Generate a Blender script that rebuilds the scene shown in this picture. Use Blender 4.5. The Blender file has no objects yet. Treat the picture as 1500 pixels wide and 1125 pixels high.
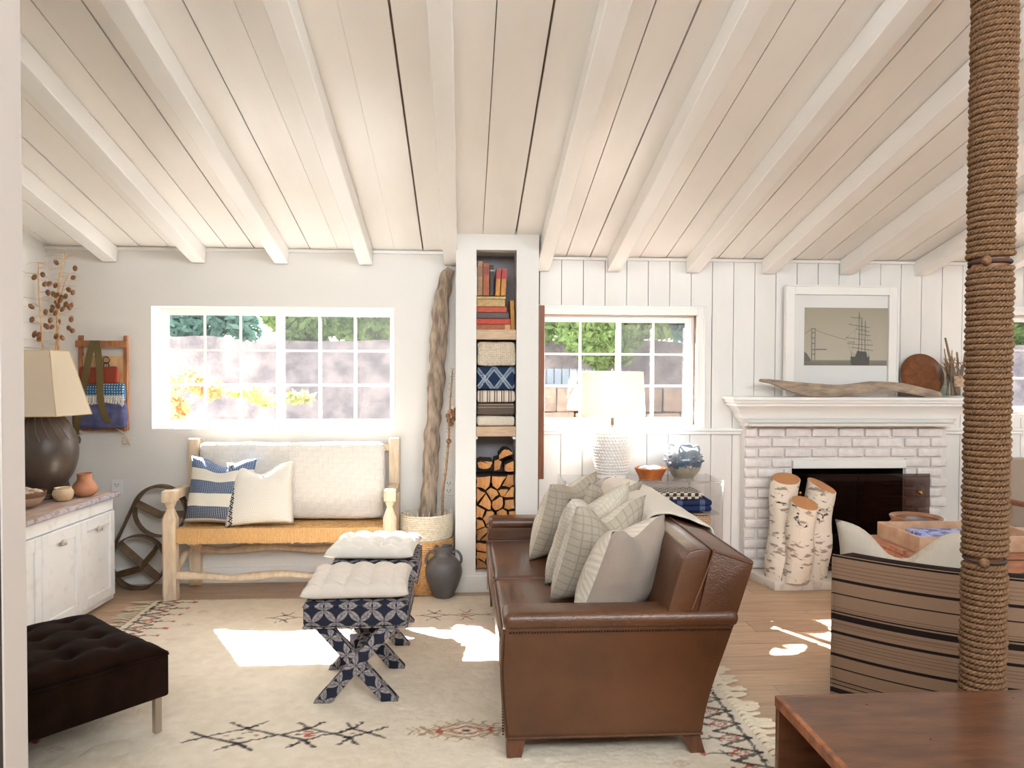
import bpy, bmesh, math, random
import numpy as np
from mathutils import Vector, Matrix, noise
random.seed(7); rng = np.random.default_rng(5)
C = bpy.context.scene.collection
S = bpy.context.scene
PI = math.pi

# ------------------------------------------------------------ camera, sky, sun, exposure
F_PX = 1120.0
yaw, pit, roll = math.atan(70/F_PX), -math.atan(27/F_PX), math.radians(.25)
fw = Vector((math.sin(yaw)*math.cos(pit), math.cos(yaw)*math.cos(pit), math.sin(pit)))
rt = Vector((math.cos(yaw), -math.sin(yaw), 0)); up = rt.cross(fw)
rt, up = rt*math.cos(roll)+up*math.sin(roll), up*math.cos(roll)-rt*math.sin(roll)
cam = bpy.data.objects.new('camera', bpy.data.cameras.new('camera')); C.objects.link(cam)
cam.matrix_world = Matrix(((rt.x, up.x, -fw.x, 0), (rt.y, up.y, -fw.y, 0), (rt.z, up.z, -fw.z, 1.5), (0, 0, 0, 1)))
cam.data.sensor_width = 36; cam.data.lens = F_PX/1500*36; cam.data.clip_start = .02
S.camera = cam

w = bpy.data.worlds.new('sky'); S.world = w; w.use_nodes = True
wn = w.node_tree
bg = wn.nodes['Background']
sky = wn.nodes.new('ShaderNodeTexSky'); sky.sky_type = 'NISHITA'; sky.sun_disc = False
sky.sun_elevation = math.radians(43); sky.sun_rotation = math.radians(-30); sky.dust_density = 2.5
hs = wn.nodes.new('ShaderNodeHueSaturation'); hs.inputs['Saturation'].default_value = .35
wn.links.new(sky.outputs[0], hs.inputs['Color']); wn.links.new(hs.outputs[0], bg.inputs[0])
bg.inputs[1].default_value = .65

sun = bpy.data.objects.new('sun', bpy.data.lights.new('sun', 'SUN')); C.objects.link(sun)
sun.data.energy = 80; sun.data.angle = .012; sun.data.color = (1, .985, .96)
sun.rotation_euler = Vector((.57, -1, -1.06)).to_track_quat('-Z', 'Y').to_euler()
sun.location = (-3, 8, 6)

def area(name, loc, rot, sx, sy, e, col):
    o = bpy.data.objects.new(name, bpy.data.lights.new(name, 'AREA')); C.objects.link(o)
    o.data.shape = 'RECTANGLE'; o.data.size = sx; o.data.size_y = sy; o.data.energy = e; o.data.color = col
    o.location = loc; o.rotation_euler = rot
    return o
# added fill light high behind the camera
area('fill_light_behind', (1.0, -1.05, 3.05), (math.radians(76), 0, 0), 5.5, 1.0, 112, (.88, .95, 1))
# portals: help the sky light find the window openings
for loc, sx in (((-1.3, 5.60, 1.48), 1.64), ((1.10, 5.60, 1.47), 1.14), ((4.56, 5.60, 1.52), 1.08)):
    area('window_portal', loc, (math.radians(-90), 0, 0), sx, .84, 1, (1, 1, 1)).data.cycles.is_portal = True

S.view_settings.view_transform = 'Standard'; S.view_settings.look = 'None'
S.view_settings.gamma = 1; S.view_settings.use_curve_mapping = False
S.view_settings.exposure = 1.2
S.cycles.max_bounces = 8; S.cycles.diffuse_bounces = 5; S.cycles.transparent_max_bounces = 24
S.cycles.sample_clamp_indirect = 6; S.cycles.caustics_reflective = False; S.cycles.caustics_refractive = False

# ------------------------------------------------------------ materials
def lin(c):
    return tuple(((v/255)/12.92 if v/255 <= .04045 else ((v/255+.055)/1.055)**2.4) for v in c) + (1,)
class NT:
    def schlick(s):
        lw = s.n('ShaderNodeLayerWeight'); lw.inputs[0].default_value = .5
        return s.math('MULTIPLY_ADD', s.math('POWER', lw.outputs['Facing'], 5), .9, .04)
    def __init__(s, name):
        s.m = bpy.data.materials.new(name); s.m.use_nodes = True; s.t = s.m.node_tree
        s.b = s.t.nodes['Principled BSDF']; s.out = s.t.nodes['Material Output']
    def n(s, typ, **kw):
        x = s.t.nodes.new(typ)
        for k, v in kw.items():
            if k.startswith('i_'): x.inputs[k[2:].replace('_', ' ')].default_value = v
            else: setattr(x, k, v)
        return x
    def l(s, a, b): s.t.links.new(a, b)
    def math(s, op, a, b=None, c=None):
        x = s.t.nodes.new('ShaderNodeMath'); x.operation = op
        for i, v in enumerate((a, b, c)):
            if v is None: continue
            if isinstance(v, (int, float)): x.inputs[i].default_value = v
            else: s.l(v, x.inputs[i])
        return x.outputs[0]
    def mix(s, f, a, b):
        x = s.t.nodes.new('ShaderNodeMix'); x.data_type = 'RGBA'
        for k, v in ((0, f), (6, a), (7, b)):
            if isinstance(v, (int, float, tuple)): x.inputs[k].default_value = v
            else: s.l(v, x.inputs[k])
        return x.outputs[2]
    def coord(s, kind='Object', stretch=(1, 1, 1)):
        if kind == 'Position': o = s.n('ShaderNodeNewGeometry').outputs['Position']
        else: o = s.n('ShaderNodeTexCoord').outputs[kind]
        mp = s.n('ShaderNodeMapping'); mp.inputs['Scale'].default_value = stretch; s.l(o, mp.inputs[0]); return mp.outputs[0]
    def noise(s, v, scale, detail=3, rough=.5, dist=0):
        x = s.n('ShaderNodeTexNoise'); x.inputs['Scale'].default_value = scale; x.inputs['Detail'].default_value = detail
        x.inputs['Roughness'].default_value = rough; x.inputs['Distortion'].default_value = dist; s.l(v, x.inputs['Vector']); return x.outputs['Fac']
    def ramp(s, f, stops, interp='LINEAR'):
        x = s.n('ShaderNodeValToRGB'); cr = x.color_ramp; cr.interpolation = interp
        while len(cr.elements) < len(stops): cr.elements.new(.5)
        for e, (p, c) in zip(cr.elements, stops): e.position = p; e.color = c
        s.l(f, x.inputs[0]); return x.outputs[0]
    def bump(s, h, dist=.002, strength=1):
        x = s.n('ShaderNodeBump'); x.inputs['Distance'].default_value = dist; x.inputs['Strength'].default_value = strength
        s.l(h, x.inputs['Height']); s.l(x.outputs[0], s.b.inputs['Normal'])
    def col(s, c):
        if isinstance(c, tuple): s.b.inputs['Base Color'].default_value = c
        else: s.l(c, s.b.inputs['Base Color'])

def M(name, c, c2=None, rough=.5, nscale=8, stretch=(1, 1, 1), bump=0, bscale=60, metal=0, coat=0, kind='Object', lo=.35, hi=.65, spec=.5, sheen=0, objvar=0):
    t = NT(name); t.b.inputs['Roughness'].default_value = rough; t.b.inputs['Metallic'].default_value = metal
    t.b.inputs['Coat Weight'].default_value = coat; t.b.inputs['Specular IOR Level'].default_value = spec
    t.b.inputs['Sheen Weight'].default_value = sheen
    v = t.coord(kind, stretch)
    c = lin(c)
    if c2:
        cc = t.mix(t.ramp(t.noise(v, nscale, 4), [(lo, (0, 0, 0, 1)), (hi, (1, 1, 1, 1))]), c, lin(c2))
    else: cc = c
    if objvar:
        h = t.n('ShaderNodeHueSaturation'); r = t.n('ShaderNodeObjectInfo').outputs['Random']
        t.l(t.math('MULTIPLY_ADD', r, objvar, 1-objvar*.6), h.inputs['Value'])
        if isinstance(cc, tuple): h.inputs['Color'].default_value = cc
        else: t.l(cc, h.inputs['Color'])
        cc = h.outputs[0]
    t.col(cc)
    if bump: t.bump(t.noise(v, bscale, 5), bump)
    return t.m

def fabric(name, c, c2=None, scale=500, amt=.0008, rough=.9, nscale=6, weave=True):
    t = NT(name); t.b.inputs['Roughness'].default_value = rough; t.b.inputs['Sheen Weight'].default_value = .15
    t.b.inputs['Specular IOR Level'].default_value = .2
    v = t.coord()
    t.col(t.mix(t.noise(v, nscale, 4), lin(c), lin(c2 or c)))
    if weave:
        ws = []
        for d in 'XZ':
            x = t.n('ShaderNodeTexWave', bands_direction=d); x.inputs['Scale'].default_value = scale/6.28; x.inputs['Distortion'].default_value = .4
            t.l(v, x.inputs['Vector']); ws.append(x.outputs['Fac'])
        h = t.math('ADD', ws[0], ws[1])
        t.bump(t.math('ADD', h, t.noise(v, scale*.3, 2)), amt)
    else: t.bump(t.noise(v, scale, 4), amt)
    return t.m

def stripes_fac(t, x, bands):
    f = None
    for c, hw in bands:
        k = t.math('COMPARE', x, c, hw)
        f = k if f is None else t.math('MAXIMUM', f, k)
    return f

mt = {}
mt['wall'] = M('white_plaster', (228, 225, 220), rough=.6, bump=.0006, bscale=35, kind='Position')
mt['board'] = M('white_painted_boards', (234, 232, 228), (227, 224, 219), rough=.38, nscale=3, bump=.0009, bscale=30, stretch=(1, 1, .25), kind='Position', objvar=.03)
mt['ceil'] = M('glossy_white_ceiling_boards', (241, 237, 231), (232, 227, 220), rough=.3, nscale=3, bump=.0014, bscale=14, stretch=(1, .18, 1), kind='Position', objvar=.05)
mt['beam'] = M('glossy_white_beam', (241, 238, 234), (234, 231, 226), rough=.32, nscale=4, bump=.0016, bscale=16, stretch=(1, .2, 1), kind='Position')
mt['trim'] = M('white_trim', (238, 236, 232), rough=.35)
mt['gap'] = M('shadow_gap', (120, 100, 86), rough=.9)
mt['brick'] = M('white_painted_brick', (233, 228, 226), (222, 214, 210), rough=.45, nscale=20, bump=.003, bscale=45, kind='Position', objvar=.05)
mt['mortar'] = M('white_painted_mortar', (228, 222, 216), rough=.7, bump=.002, bscale=70)
mt['hearth'] = M('white_painted_hearth', (222, 212, 200), (176, 160, 146), rough=.5, nscale=14, lo=.55, hi=.75, bump=.002, bscale=40)
mt['post'] = M('door_casing_paint', (205, 196, 190), rough=.5)
mt['darkdoor'] = M('dark_stained_door', (38, 22, 24), rough=.4)
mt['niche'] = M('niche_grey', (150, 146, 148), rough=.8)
mt['oakshelf'] = M('pale_oak', (196, 170, 142), (180, 150, 120), rough=.55, nscale=12, stretch=(1, 8, 8))
mt['walnut'] = M('reddish_wood', (140, 84, 52), (116, 66, 38), rough=.5, nscale=10, stretch=(6, 6, .6))
mt['cream'] = fabric('cream_linen', (226, 216, 202), (216, 205, 190), 700)
mt['offwhite'] = fabric('offwhite_cotton', (232, 226, 216), (222, 215, 205), 420)
mt['steel'] = M('brushed_steel', (190, 178, 165), rough=.35, metal=1)
mt['brass'] = M('brass', (196, 150, 70), rough=.25, metal=1)
mt['darkceramic'] = M('dark_bronze_ceramic', (62, 52, 46), (84, 70, 60), rough=.38, nscale=5, bump=.002, bscale=18)
mt['amphora'] = M('charcoal_clay', (70, 68, 68), (88, 84, 82), rough=.5, nscale=7, bump=.002, bscale=30)
mt['straw'] = M('rush_straw', (222, 180, 124), (198, 150, 94), rough=.7, nscale=40, stretch=(12, 1, 1), bump=.002, bscale=60)
mt['palewood'] = M('whitewashed_wood', (222, 203, 178), (204, 180, 150), rough=.6, nscale=9, stretch=(4, 4, .8), bump=.002, bscale=22)
mt['hoop'] = M('dark_bentwood', (104, 82, 56), (78, 60, 40), rough=.5, nscale=20, bump=.001, bscale=60)
mt['drift'] = M('grey_driftwood', (166, 148, 130), (108, 92, 78), rough=.85, nscale=26, stretch=(1.6, 1.6, .35), bump=.008, bscale=26)
mt['drift2'] = M('pale_driftwood', (172, 152, 130), (128, 116, 104), rough=.8, nscale=22, stretch=(.5, 2, 2), bump=.004, bscale=30)
mt['twig'] = M('dry_twig', (156, 124, 94), (120, 92, 68), rough=.8, nscale=30)
mt['pod'] = M('brown_seed_pod', (150, 104, 62), (112, 74, 44), rough=.7, nscale=40)
mt['leather'] = None
t = NT('tan_leather'); v = t.coord()
n1 = t.noise(v, 3.2, 4, .55); n2 = t.noise(v, 24, 4)
t.col(t.mix(t.ramp(n1, [(.3, (0, 0, 0, 1)), (.7, (1, 1, 1, 1))]), lin((68, 39, 20)), lin((92, 55, 30))))
t.b.inputs['Roughness'].default_value = .34; t.b.inputs['Coat Weight'].default_value = .25
t.bump(t.math('ADD', n2, t.noise(v, 170, 2)), .0016); mt['leather'] = t.m
mt['piping'] = M('dark_leather_piping', (92, 54, 32), rough=.45)
mt['nail'] = M('dark_nailhead', (60, 38, 26), rough=.35, metal=.8)
mt['sofaleg'] = M('walnut_leg', (104, 64, 42), (84, 50, 32), rough=.4, nscale=12, stretch=(4, 4, 1))
mt['velvet'] = M('dark_brown_velvet', (36, 22, 15), (26, 15, 10), rough=.95, nscale=9, sheen=.04, spec=.0)
t = NT('smoked_glass'); g = t.n('ShaderNodeBsdfGlossy'); g.inputs['Roughness'].default_value = .02
tr = t.n('ShaderNodeBsdfTransparent'); tr.inputs[0].default_value = (.5, .43, .41, 1)
mx = t.n('ShaderNodeMixShader')
t.l(t.schlick(), mx.inputs[0]); t.l(tr.outputs[0], mx.inputs[1]); t.l(g.outputs[0], mx.inputs[2]); t.l(mx.outputs[0], t.out.inputs[0]); mt['smoke'] = t.m
def glassmat(name, haze, tint=(1, 1, 1, 1), hz=(.9, .93, .95, 1), ior=1.45):
    t = NT(name); g = t.n('ShaderNodeBsdfGlossy'); g.inputs['Roughness'].default_value = .03
    tr = t.n('ShaderNodeBsdfTransparent'); tr.inputs[0].default_value = tint
    di = t.n('ShaderNodeBsdfTranslucent'); di.inputs[0].default_value = hz
    m1 = t.n('ShaderNodeMixShader'); m1.inputs[0].default_value = haze; t.l(tr.outputs[0], m1.inputs[1]); t.l(di.outputs[0], m1.inputs[2])
    mx = t.n('ShaderNodeMixShader')
    t.l(t.schlick(), mx.inputs[0]); t.l(m1.outputs[0], mx.inputs[1]); t.l(g.outputs[0], mx.inputs[2]); t.l(mx.outputs[0], t.out.inputs[0]); return t.m
mt['glass'] = glassmat('dusty_window_glass', 0)
mt['screen'] = glassmat('insect_screen_mesh', .003, (.80, .80, .81, 1))
mt['clear'] = glassmat('clear_glass', .0, (.95, .97, .96, 1))
mt['acrylic'] = glassmat('clear_acrylic', .12, (.97, .97, .97, 1), (.95, .95, .95, 1), 1.5)
def shademat(name, c, tl):
    t = NT(name); d = t.n('ShaderNodeBsdfDiffuse'); d.inputs[0].default_value = lin(c)
    di = t.n('ShaderNodeBsdfTranslucent'); di.inputs[0].default_value = lin(tl)
    mx = t.n('ShaderNodeMixShader'); mx.inputs[0].default_value = .45
    t.l(d.outputs[0], mx.inputs[1]); t.l(di.outputs[0], mx.inputs[2]); t.l(mx.outputs[0], t.out.inputs[0]); return t.m
mt['shade'] = shademat('cream_parchment_shade', (240, 230, 212), (246, 234, 216))
mt['shade2'] = shademat('linen_lampshade', (246, 242, 236), (252, 246, 238))
def leafmat(name, c1, c2):
    t = NT(name); d = t.n('ShaderNodeBsdfDiffuse'); di = t.n('ShaderNodeBsdfTranslucent')
    v = t.coord('Position'); cc = t.mix(t.noise(v, 6, 3), lin(c1), lin(c2)); t.l(cc, d.inputs[0]); t.l(cc, di.inputs[0])
    mx = t.n('ShaderNodeMixShader'); mx.inputs[0].default_value = .5
    t.l(d.outputs[0], mx.inputs[1]); t.l(di.outputs[0], mx.inputs[2]); t.l(mx.outputs[0], t.out.inputs[0]); return t.m
mt['leaf'] = leafmat('green_leaves', (92, 128, 78), (150, 172, 112))
mt['leafd'] = leafmat('dark_green_leaves', (74, 112, 108), (124, 158, 150))
mt['leafo'] = leafmat('orange_leaves', (178, 112, 78), (206, 150, 106))
mt['leafy'] = leafmat('yellow_green_leaves', (140, 148, 84), (172, 166, 104))
mt['rock'] = M('grey_bank', (134, 126, 124), (94, 90, 92), rough=.9, nscale=5, bump=.03, bscale=12)
mt['soil'] = M('pale_patio', (84, 76, 70), rough=.9)

# ------------------------------------------------------------ mesh helpers
def NB(): return bmesh.new()
def box(bm, x0, x1, y0, y1, z0, z1, mi=0):
    vs = [bm.verts.new(p) for p in ((x0,y0,z0),(x1,y0,z0),(x1,y1,z0),(x0,y1,z0),(x0,y0,z1),(x1,y0,z1),(x1,y1,z1),(x0,y1,z1))]
    fs = [bm.faces.new([vs[i] for i in q]) for q in ((0,3,2,1),(4,5,6,7),(0,1,5,4),(1,2,6,5),(2,3,7,6),(3,0,4,7))]
    for f in fs: f.material_index = mi
    return vs, fs
def bev(bm, vs, r, seg=2):
    es = {e for v in vs for e in v.link_edges}
    bmesh.ops.bevel(bm, geom=list(es), offset=r, segments=seg, affect='EDGES', profile=.5, clamp_overlap=True)
def rbox(bm, x0, x1, y0, y1, z0, z1, r=.01, seg=2):
    t = bmesh.new(); vs, _ = box(t, x0, x1, y0, y1, z0, z1); bev(t, vs, r, seg); merge(bm, t)
def merge(bm, t, mat=None, mi=None):
    if mat is not None: bmesh.ops.transform(t, matrix=mat, verts=t.verts)
    if mi is not None:
        for f in t.faces: f.material_index = mi
    me = bpy.data.meshes.new('tmp'); t.to_mesh(me); t.free(); bm.from_mesh(me); bpy.data.meshes.remove(me)
def prism(bm, pts, axis, a, b, mi=0, r=0):
    def P(p, k): return {'x': (k, p[0], p[1]), 'y': (p[0], k, p[1]), 'z': (p[0], p[1], k)}[axis]
    t = bmesh.new(); A = [t.verts.new(P(p, a)) for p in pts]; B = [t.verts.new(P(p, b)) for p in pts]
    n = len(pts); t.faces.new(A[::-1]); t.faces.new(B)
    for i in range(n): t.faces.new((A[i], A[(i+1) % n], B[(i+1) % n], B[i]))
    bmesh.ops.recalc_face_normals(t, faces=t.faces)
    if r: bmesh.ops.bevel(t, geom=list(t.edges), offset=r, segments=2, affect='EDGES', profile=.5, clamp_overlap=True)
    merge(bm, t, mi=mi)
def tube(bm, pts, rad, n=8, squash=1, caps=True):
    pts = [Vector(p) for p in pts]; N = len(pts)
    if isinstance(rad, (int, float)): rad = [rad]*N
    rings = []; prev = None
    for i in range(N):
        d = (pts[min(i+1, N-1)]-pts[max(i-1, 0)]).normalized()
        if prev is None: a = d.orthogonal().normalized()
        else: a = (prev - d*prev.dot(d)).normalized()
        prev = a; b = d.cross(a)
        rings.append([bm.verts.new(pts[i]+a*math.cos(2*PI*k/n)*rad[i]+b*math.sin(2*PI*k/n)*rad[i]*squash) for k in range(n)])
    for i in range(N-1):
        for k in range(n):
            bm.faces.new((rings[i][k], rings[i][(k+1) % n], rings[i+1][(k+1) % n], rings[i+1][k]))
    if caps:
        bm.faces.new(rings[0][::-1]); bm.faces.new(rings[-1])
def lathe(bm, prof, n=32, c=(0, 0, 0), cap=True, ri=None):
    rings = []
    for r, z in prof: rings.append([bm.verts.new((c[0]+r*math.cos(2*PI*k/n), c[1]+r*math.sin(2*PI*k/n), c[2]+z)) for k in range(n)])
    for i in range(len(rings)-1):
        for k in range(n): bm.faces.new((rings[i][k], rings[i][(k+1) % n], rings[i+1][(k+1) % n], rings[i+1][k]))
    if cap:
        if prof[0][0] > 1e-4: bm.faces.new(rings[0][::-1])
        if prof[-1][0] > 1e-4: bm.faces.new(rings[-1])
def spline(ctrl, n=12):
    P = [Vector(p) for p in ctrl]; P = [2*P[0]-P[1]]+P+[2*P[-1]-P[-2]]; out = []
    for i in range(1, len(P)-2):
        for k in range(n):
            t = k/n; a, b, c, d = P[i-1:i+3]
            out.append(.5*((2*b)+(c-a)*t+(2*a-5*b+4*c-d)*t*t+(3*b-3*c+d-a)*t**3))
    out.append(P[-2]); return out
def prof(ctrl, n=6): return [(p.x, p.y) for p in spline([(a, b, 0) for a, b in ctrl], n)]
def boxuv(me):
    uv = me.uv_layers.new(name='UVMap')
    for p in me.polygons:
        n = p.normal; ax = max(range(3), key=lambda i: abs(n[i]))
        for li in p.loop_indices:
            c = me.vertices[me.loops[li].vertex_index].co
            uv.data[li].uv = {0: (c.y, c.z), 1: (c.x, c.z), 2: (c.x, c.y)}[ax]
def mesh(name, bm, mats, smooth=None, uv=False, recalc=True):
    if recalc: bmesh.ops.recalc_face_normals(bm, faces=bm.faces)
    me = bpy.data.meshes.new(name); bm.to_mesh(me); bm.free()
    for m in (mats if isinstance(mats, (list, tuple)) else [mats]): me.materials.append(m)
    if smooth is not None:
        me.shade_smooth()
        if smooth < 180: me.set_sharp_from_angle(angle=math.radians(smooth))
    if uv: boxuv(me)
    return me
def link(name, me, parent=None, loc=(0, 0, 0), rot=(0, 0, 0), sc=(1, 1, 1)):
    o = bpy.data.objects.new(name, me); C.objects.link(o); o.location = loc; o.rotation_euler = rot; o.scale = sc
    if parent: o.parent = parent
    return o
def obj(name, bm, mats, parent=None, smooth=None, loc=(0, 0, 0), rot=(0, 0, 0), uv=False):
    return link(name, mesh(name, bm, mats, smooth, uv), parent, loc, rot)
def tag(o, label=None, cat=None, group=None, kind=None):
    if label: o['label'] = label
    if cat: o['category'] = cat
    if group: o['group'] = group
    if kind: o['kind'] = kind
    return o
def thing(name, label, cat, loc=(0, 0, 0), rz=0, group=None):
    o = bpy.data.objects.new(name, None); C.objects.link(o); o.empty_display_size = .1
    o.location = loc; o.rotation_euler = (0, 0, rz); return tag(o, label, cat, group)
def copy_tree(o, parent=None):
    c = o.copy(); C.objects.link(c)
    if parent: c.parent = parent
    for ch in list(o.children): copy_tree(ch, c)
    return c
def jitter(bm, amp, sc=10, seed=0):
    o = Vector((seed, seed*2.3, seed*.7))
    for v in bm.verts:
        v.co += noise.noise_vector(v.co*sc+o)*amp

# ------------------------------------------------------------ the room shell
def wall_holes(bm, x0, x1, y0, y1, z0, z1, holes):
    xs = sorted({x0, x1, *[h[0] for h in holes], *[h[1] for h in holes]}); zs = sorted({z0, z1, *[h[2] for h in holes], *[h[3] for h in holes]})
    for a, b in zip(xs, xs[1:]):
        run = None
        for c, d in zip(zs, zs[1:]):
            inside = any(h[0] <= (a+b)/2 <= h[1] and h[2] <= (c+d)/2 <= h[3] for h in holes)
            if not inside: run = (run[0], d) if run else (c, d)
            if (inside or d == z1) and run: box(bm, a, b, y0, y1, run[0], run[1]); run = None
SL = .24
def zc(y): return 2.286+SL*(5.33-y)
XL, XR = -2.80, 5.3
# floor: sub floor and loose oak planks running left to right
b = NB(); box(b, XL-.2, XR+.2, -1.2, 5.7, -.12, -.021)
floor = tag(obj('floor', b, mt['gap']), kind='structure')
t = NT('pale_oak_planks'); v = t.coord('Position', (1, 1, 1)); r = t.n('ShaderNodeObjectInfo').outputs['Random']
off = t.n('ShaderNodeVectorMath', operation='ADD'); cb = t.n('ShaderNodeCombineXYZ'); t.l(t.math('MULTIPLY', r, 37), cb.inputs[0]); t.l(t.math('MULTIPLY', r, 11), cb.inputs[1])
t.l(v, off.inputs[0]); t.l(cb.outputs[0], off.inputs[1])
mp = t.n('ShaderNodeMapping'); mp.inputs['Scale'].default_value = (1.2, 11, 1); t.l(off.outputs[0], mp.inputs[0])
g1 = t.noise(mp.outputs[0], 3, 6, .6, .6); g2 = t.noise(mp.outputs[0], 14, 4)
cc = t.mix(t.ramp(g1, [(.3, (0, 0, 0, 1)), (.72, (1, 1, 1, 1))]), lin((202, 174, 144)), lin((174, 144, 114)))
cc = t.mix(t.math('MULTIPLY', g2, .25), cc, lin((150, 112, 84)))
h = t.n('ShaderNodeHueSaturation'); t.l(cc, h.inputs['Color']); t.l(t.math('MULTIPLY_ADD', r, .22, .9), h.inputs['Value']); t.col(h.outputs[0])
t.b.inputs['Roughness'].default_value = .42; t.bump(g2, .0008); mt['oak'] = t.m
b = NB(); box(b, -.5, .5, -.5, .5, -.5, .5); unit_plank = mesh('plank', b, mt['oak'])
y = 5.62; k = 0
while y > .2:
    wd = .178; x = XL-random.random()*1.6
    while x < XR:
        L = random.uniform(1.5, 2.3); a, e = max(x, XL), min(x+L, XR)
        if e-a > .05: link('plank', unit_plank, floor, ((a+e)/2, y-wd/2, -.01), sc=(e-a-.002, wd-.003, .02))
        x += L
    y -= wd
# ceiling: backing slab, boards, beams (all sloping down towards the windows)
ang = math.atan(SL); cl = math.cos(ang)
Y0, Y1 = -1.3, 5.7
ceiling = tag(obj('ceiling', (lambda q: (prism(q, [(Y0, zc(Y0)+.024), (Y1, zc(Y1)+.024), (Y1, zc(Y1)+.16), (Y0, zc(Y0)+.16)], 'x', XL-.2, XR+.2), q)[1])(NB()), mt['gap']), kind='structure')
b = NB(); vs, _ = box(b, -.5, .5, -.5, .5, -.5, .5)
unit_cb = mesh('board', b, mt['ceil'])
beams = [-2.95, -2.377, -1.796, -1.243, -.673, -.094, .549, 1.055, 1.626, 2.180, 2.755, 3.317, 3.89, 4.46, 5.03]
ym = (Y0+Y1)/2; Ls = (Y1-Y0)/cl
for i in range(len(beams)-1):
    a, e = beams[i], beams[i+1]; n = 3; wd = (e-a)/n
    for k in range(n):
        xc = a+wd*(k+.5)+random.uniform(-.003, .003); dz = random.uniform(0, .003)
        link('board', unit_cb, ceiling, (xc, ym, zc(ym)+.012+dz), (-ang, 0, 0), (wd-.0055, Ls, .022))
b = NB(); box(b, -.047, .047, -.5, .5, -.105, 0)
vs = list(b.verts); bev(b, vs, .004, 1); unit_beam = mesh('beam', b, mt['beam'], 30)
for i, x in enumerate(beams):
    e = 5.415 if x > .5 else 5.335
    m_ = (Y0+e)/2; link('beam', unit_beam, ceiling, (x, m_, zc(m_)), (-ang, 0, 0), (1, (e-Y0)/cl, 1))
# back wall, plastered part with the deep window recess
b = NB(); wall_holes(b, XL-.2, -.02, 5.33, 5.57, -.02, 2.33, [(-2.117, -.486, 1.06, 1.893)])
tag(obj('wall_back_plaster', b, mt['wall']), kind='structure')
# back wall, boarded part
H2 = [(.53, 1.665, 1.075, 1.865), (2.343, 3.17, .075, .772), (4.02, 5.1, 1.16, 1.89)]
b = NB(); wall_holes(b, .40, XR+.2, 5.421, 5.62, -.02, 2.34, H2)
wall_b = tag(obj('wall_back_boarded', b, mt['gap']), kind='structure')
b = NB(); box(b, -.5, .5, -.5, .5, -.5, .5); unit_vb = mesh('board', b, mt['board'])
x = 1.776-.1556*8
while x < XR:
    a, e = max(x, .49), x+.1556; zt = zc(5.41)
    segs = [(0, 1.03), (1.03, zt)]
    for h in (H2[0], H2[2], H2[1]):
        if e > h[0]+.03 and a < h[1]-.03:
            new = []
            for s0, s1 in segs:
                if h[3]+.02 > s0 and h[2]-.02 < s1:
                    if h[2]-.0 > s0+.02: new.append((s0, h[2]))
                    if h[3]+.0 < s1-.02: new.append((h[3], s1))
                else: new.append((s0, s1))
            segs = new
    for h in H2:
        if a < h[1] < e-.012: link('board', unit_vb, wall_b, ((h[1]+e-.0045)/2, 5.411, (h[2]+h[3])/2), sc=(e-.0045-h[1], .02, h[3]-h[2]+.04))
        if a+.012 < h[0] < e: link('board', unit_vb, wall_b, ((a+h[0])/2, 5.411, (h[2]+h[3])/2), sc=(h[0]-a, .02, h[3]-h[2]+.04))
    for s0, s1 in segs:
        link('board', unit_vb, wall_b, ((a+e)/2, 5.411+random.uniform(0, .0015), (s0+s1)/2), sc=(e-a-.0045, .02, s1-s0-.001))
    x += .1556
b = NB(); box(b, XL-.16, XL, -1.36, 5.33, -.02, 4.1)
wl = tag(obj('wall_left', b, mt['wall']), kind='structure')
unit_hb = mesh('board', (lambda q: (box(q, -.5, .5, -.5, .5, -.5, .5), q)[1])(NB()), mt['board'])
z = 0
while z < 2.9:
    e = min(5.33, 5.33-(z+.16-2.286)/SL) if z+.16 > 2.286 else 5.33
    if e > 1: link('board', unit_hb, wl, (XL+.006, (e+.2)/2, z+.08), sc=(.012, e-.2, .155))
    z += .16
b = NB(); box(b, XR, XR+.16, -1.36, 5.62, -.02, 4.1)
tag(obj('wall_right', b, mt['wall']), kind='structure')
b = NB(); box(b, XL-.2, XR+.2, -1.36, -1.2, -.02, 4.2); tag(obj('wall_front', b, mt['wall']), kind='structure')
# end trims
for nm, a, e, yy in (('trim_1', XL, -.06, 5.33), ('trim_2', .5, XR, 5.40)):
    b = NB(); box(b, a, e, yy-.016, yy, zc(yy)-.02, zc(yy)); tag(obj(nm, b, mt['trim']), kind='structure')
b = NB(); rbox(b, XL, -.06, 5.312, 5.33, 0, .11, .004, 1); tag(obj('baseboard_back', b, mt['trim']), kind='structure')
b = NB(); rbox(b, .5, 2.0, 5.384, 5.401, 0, .11, .004, 1); rbox(b, 3.49, XR, 5.384, 5.401, 0, .11, .004, 1); tag(obj('baseboard_boarded', b, mt['trim']), kind='structure')
# chair rail
for nm, a, e in (('trim_3', .49, 1.995), ('trim_4', 3.487, XR)):
    b = NB(); rbox(b, a, e, 5.376, 5.401, 1.012, 1.035, .004, 1); rbox(b, a, e, 5.365, 5.401, 1.035, 1.056, .004, 1)
    tag(obj(nm, b, mt['trim'], smooth=30), kind='structure')
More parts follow.
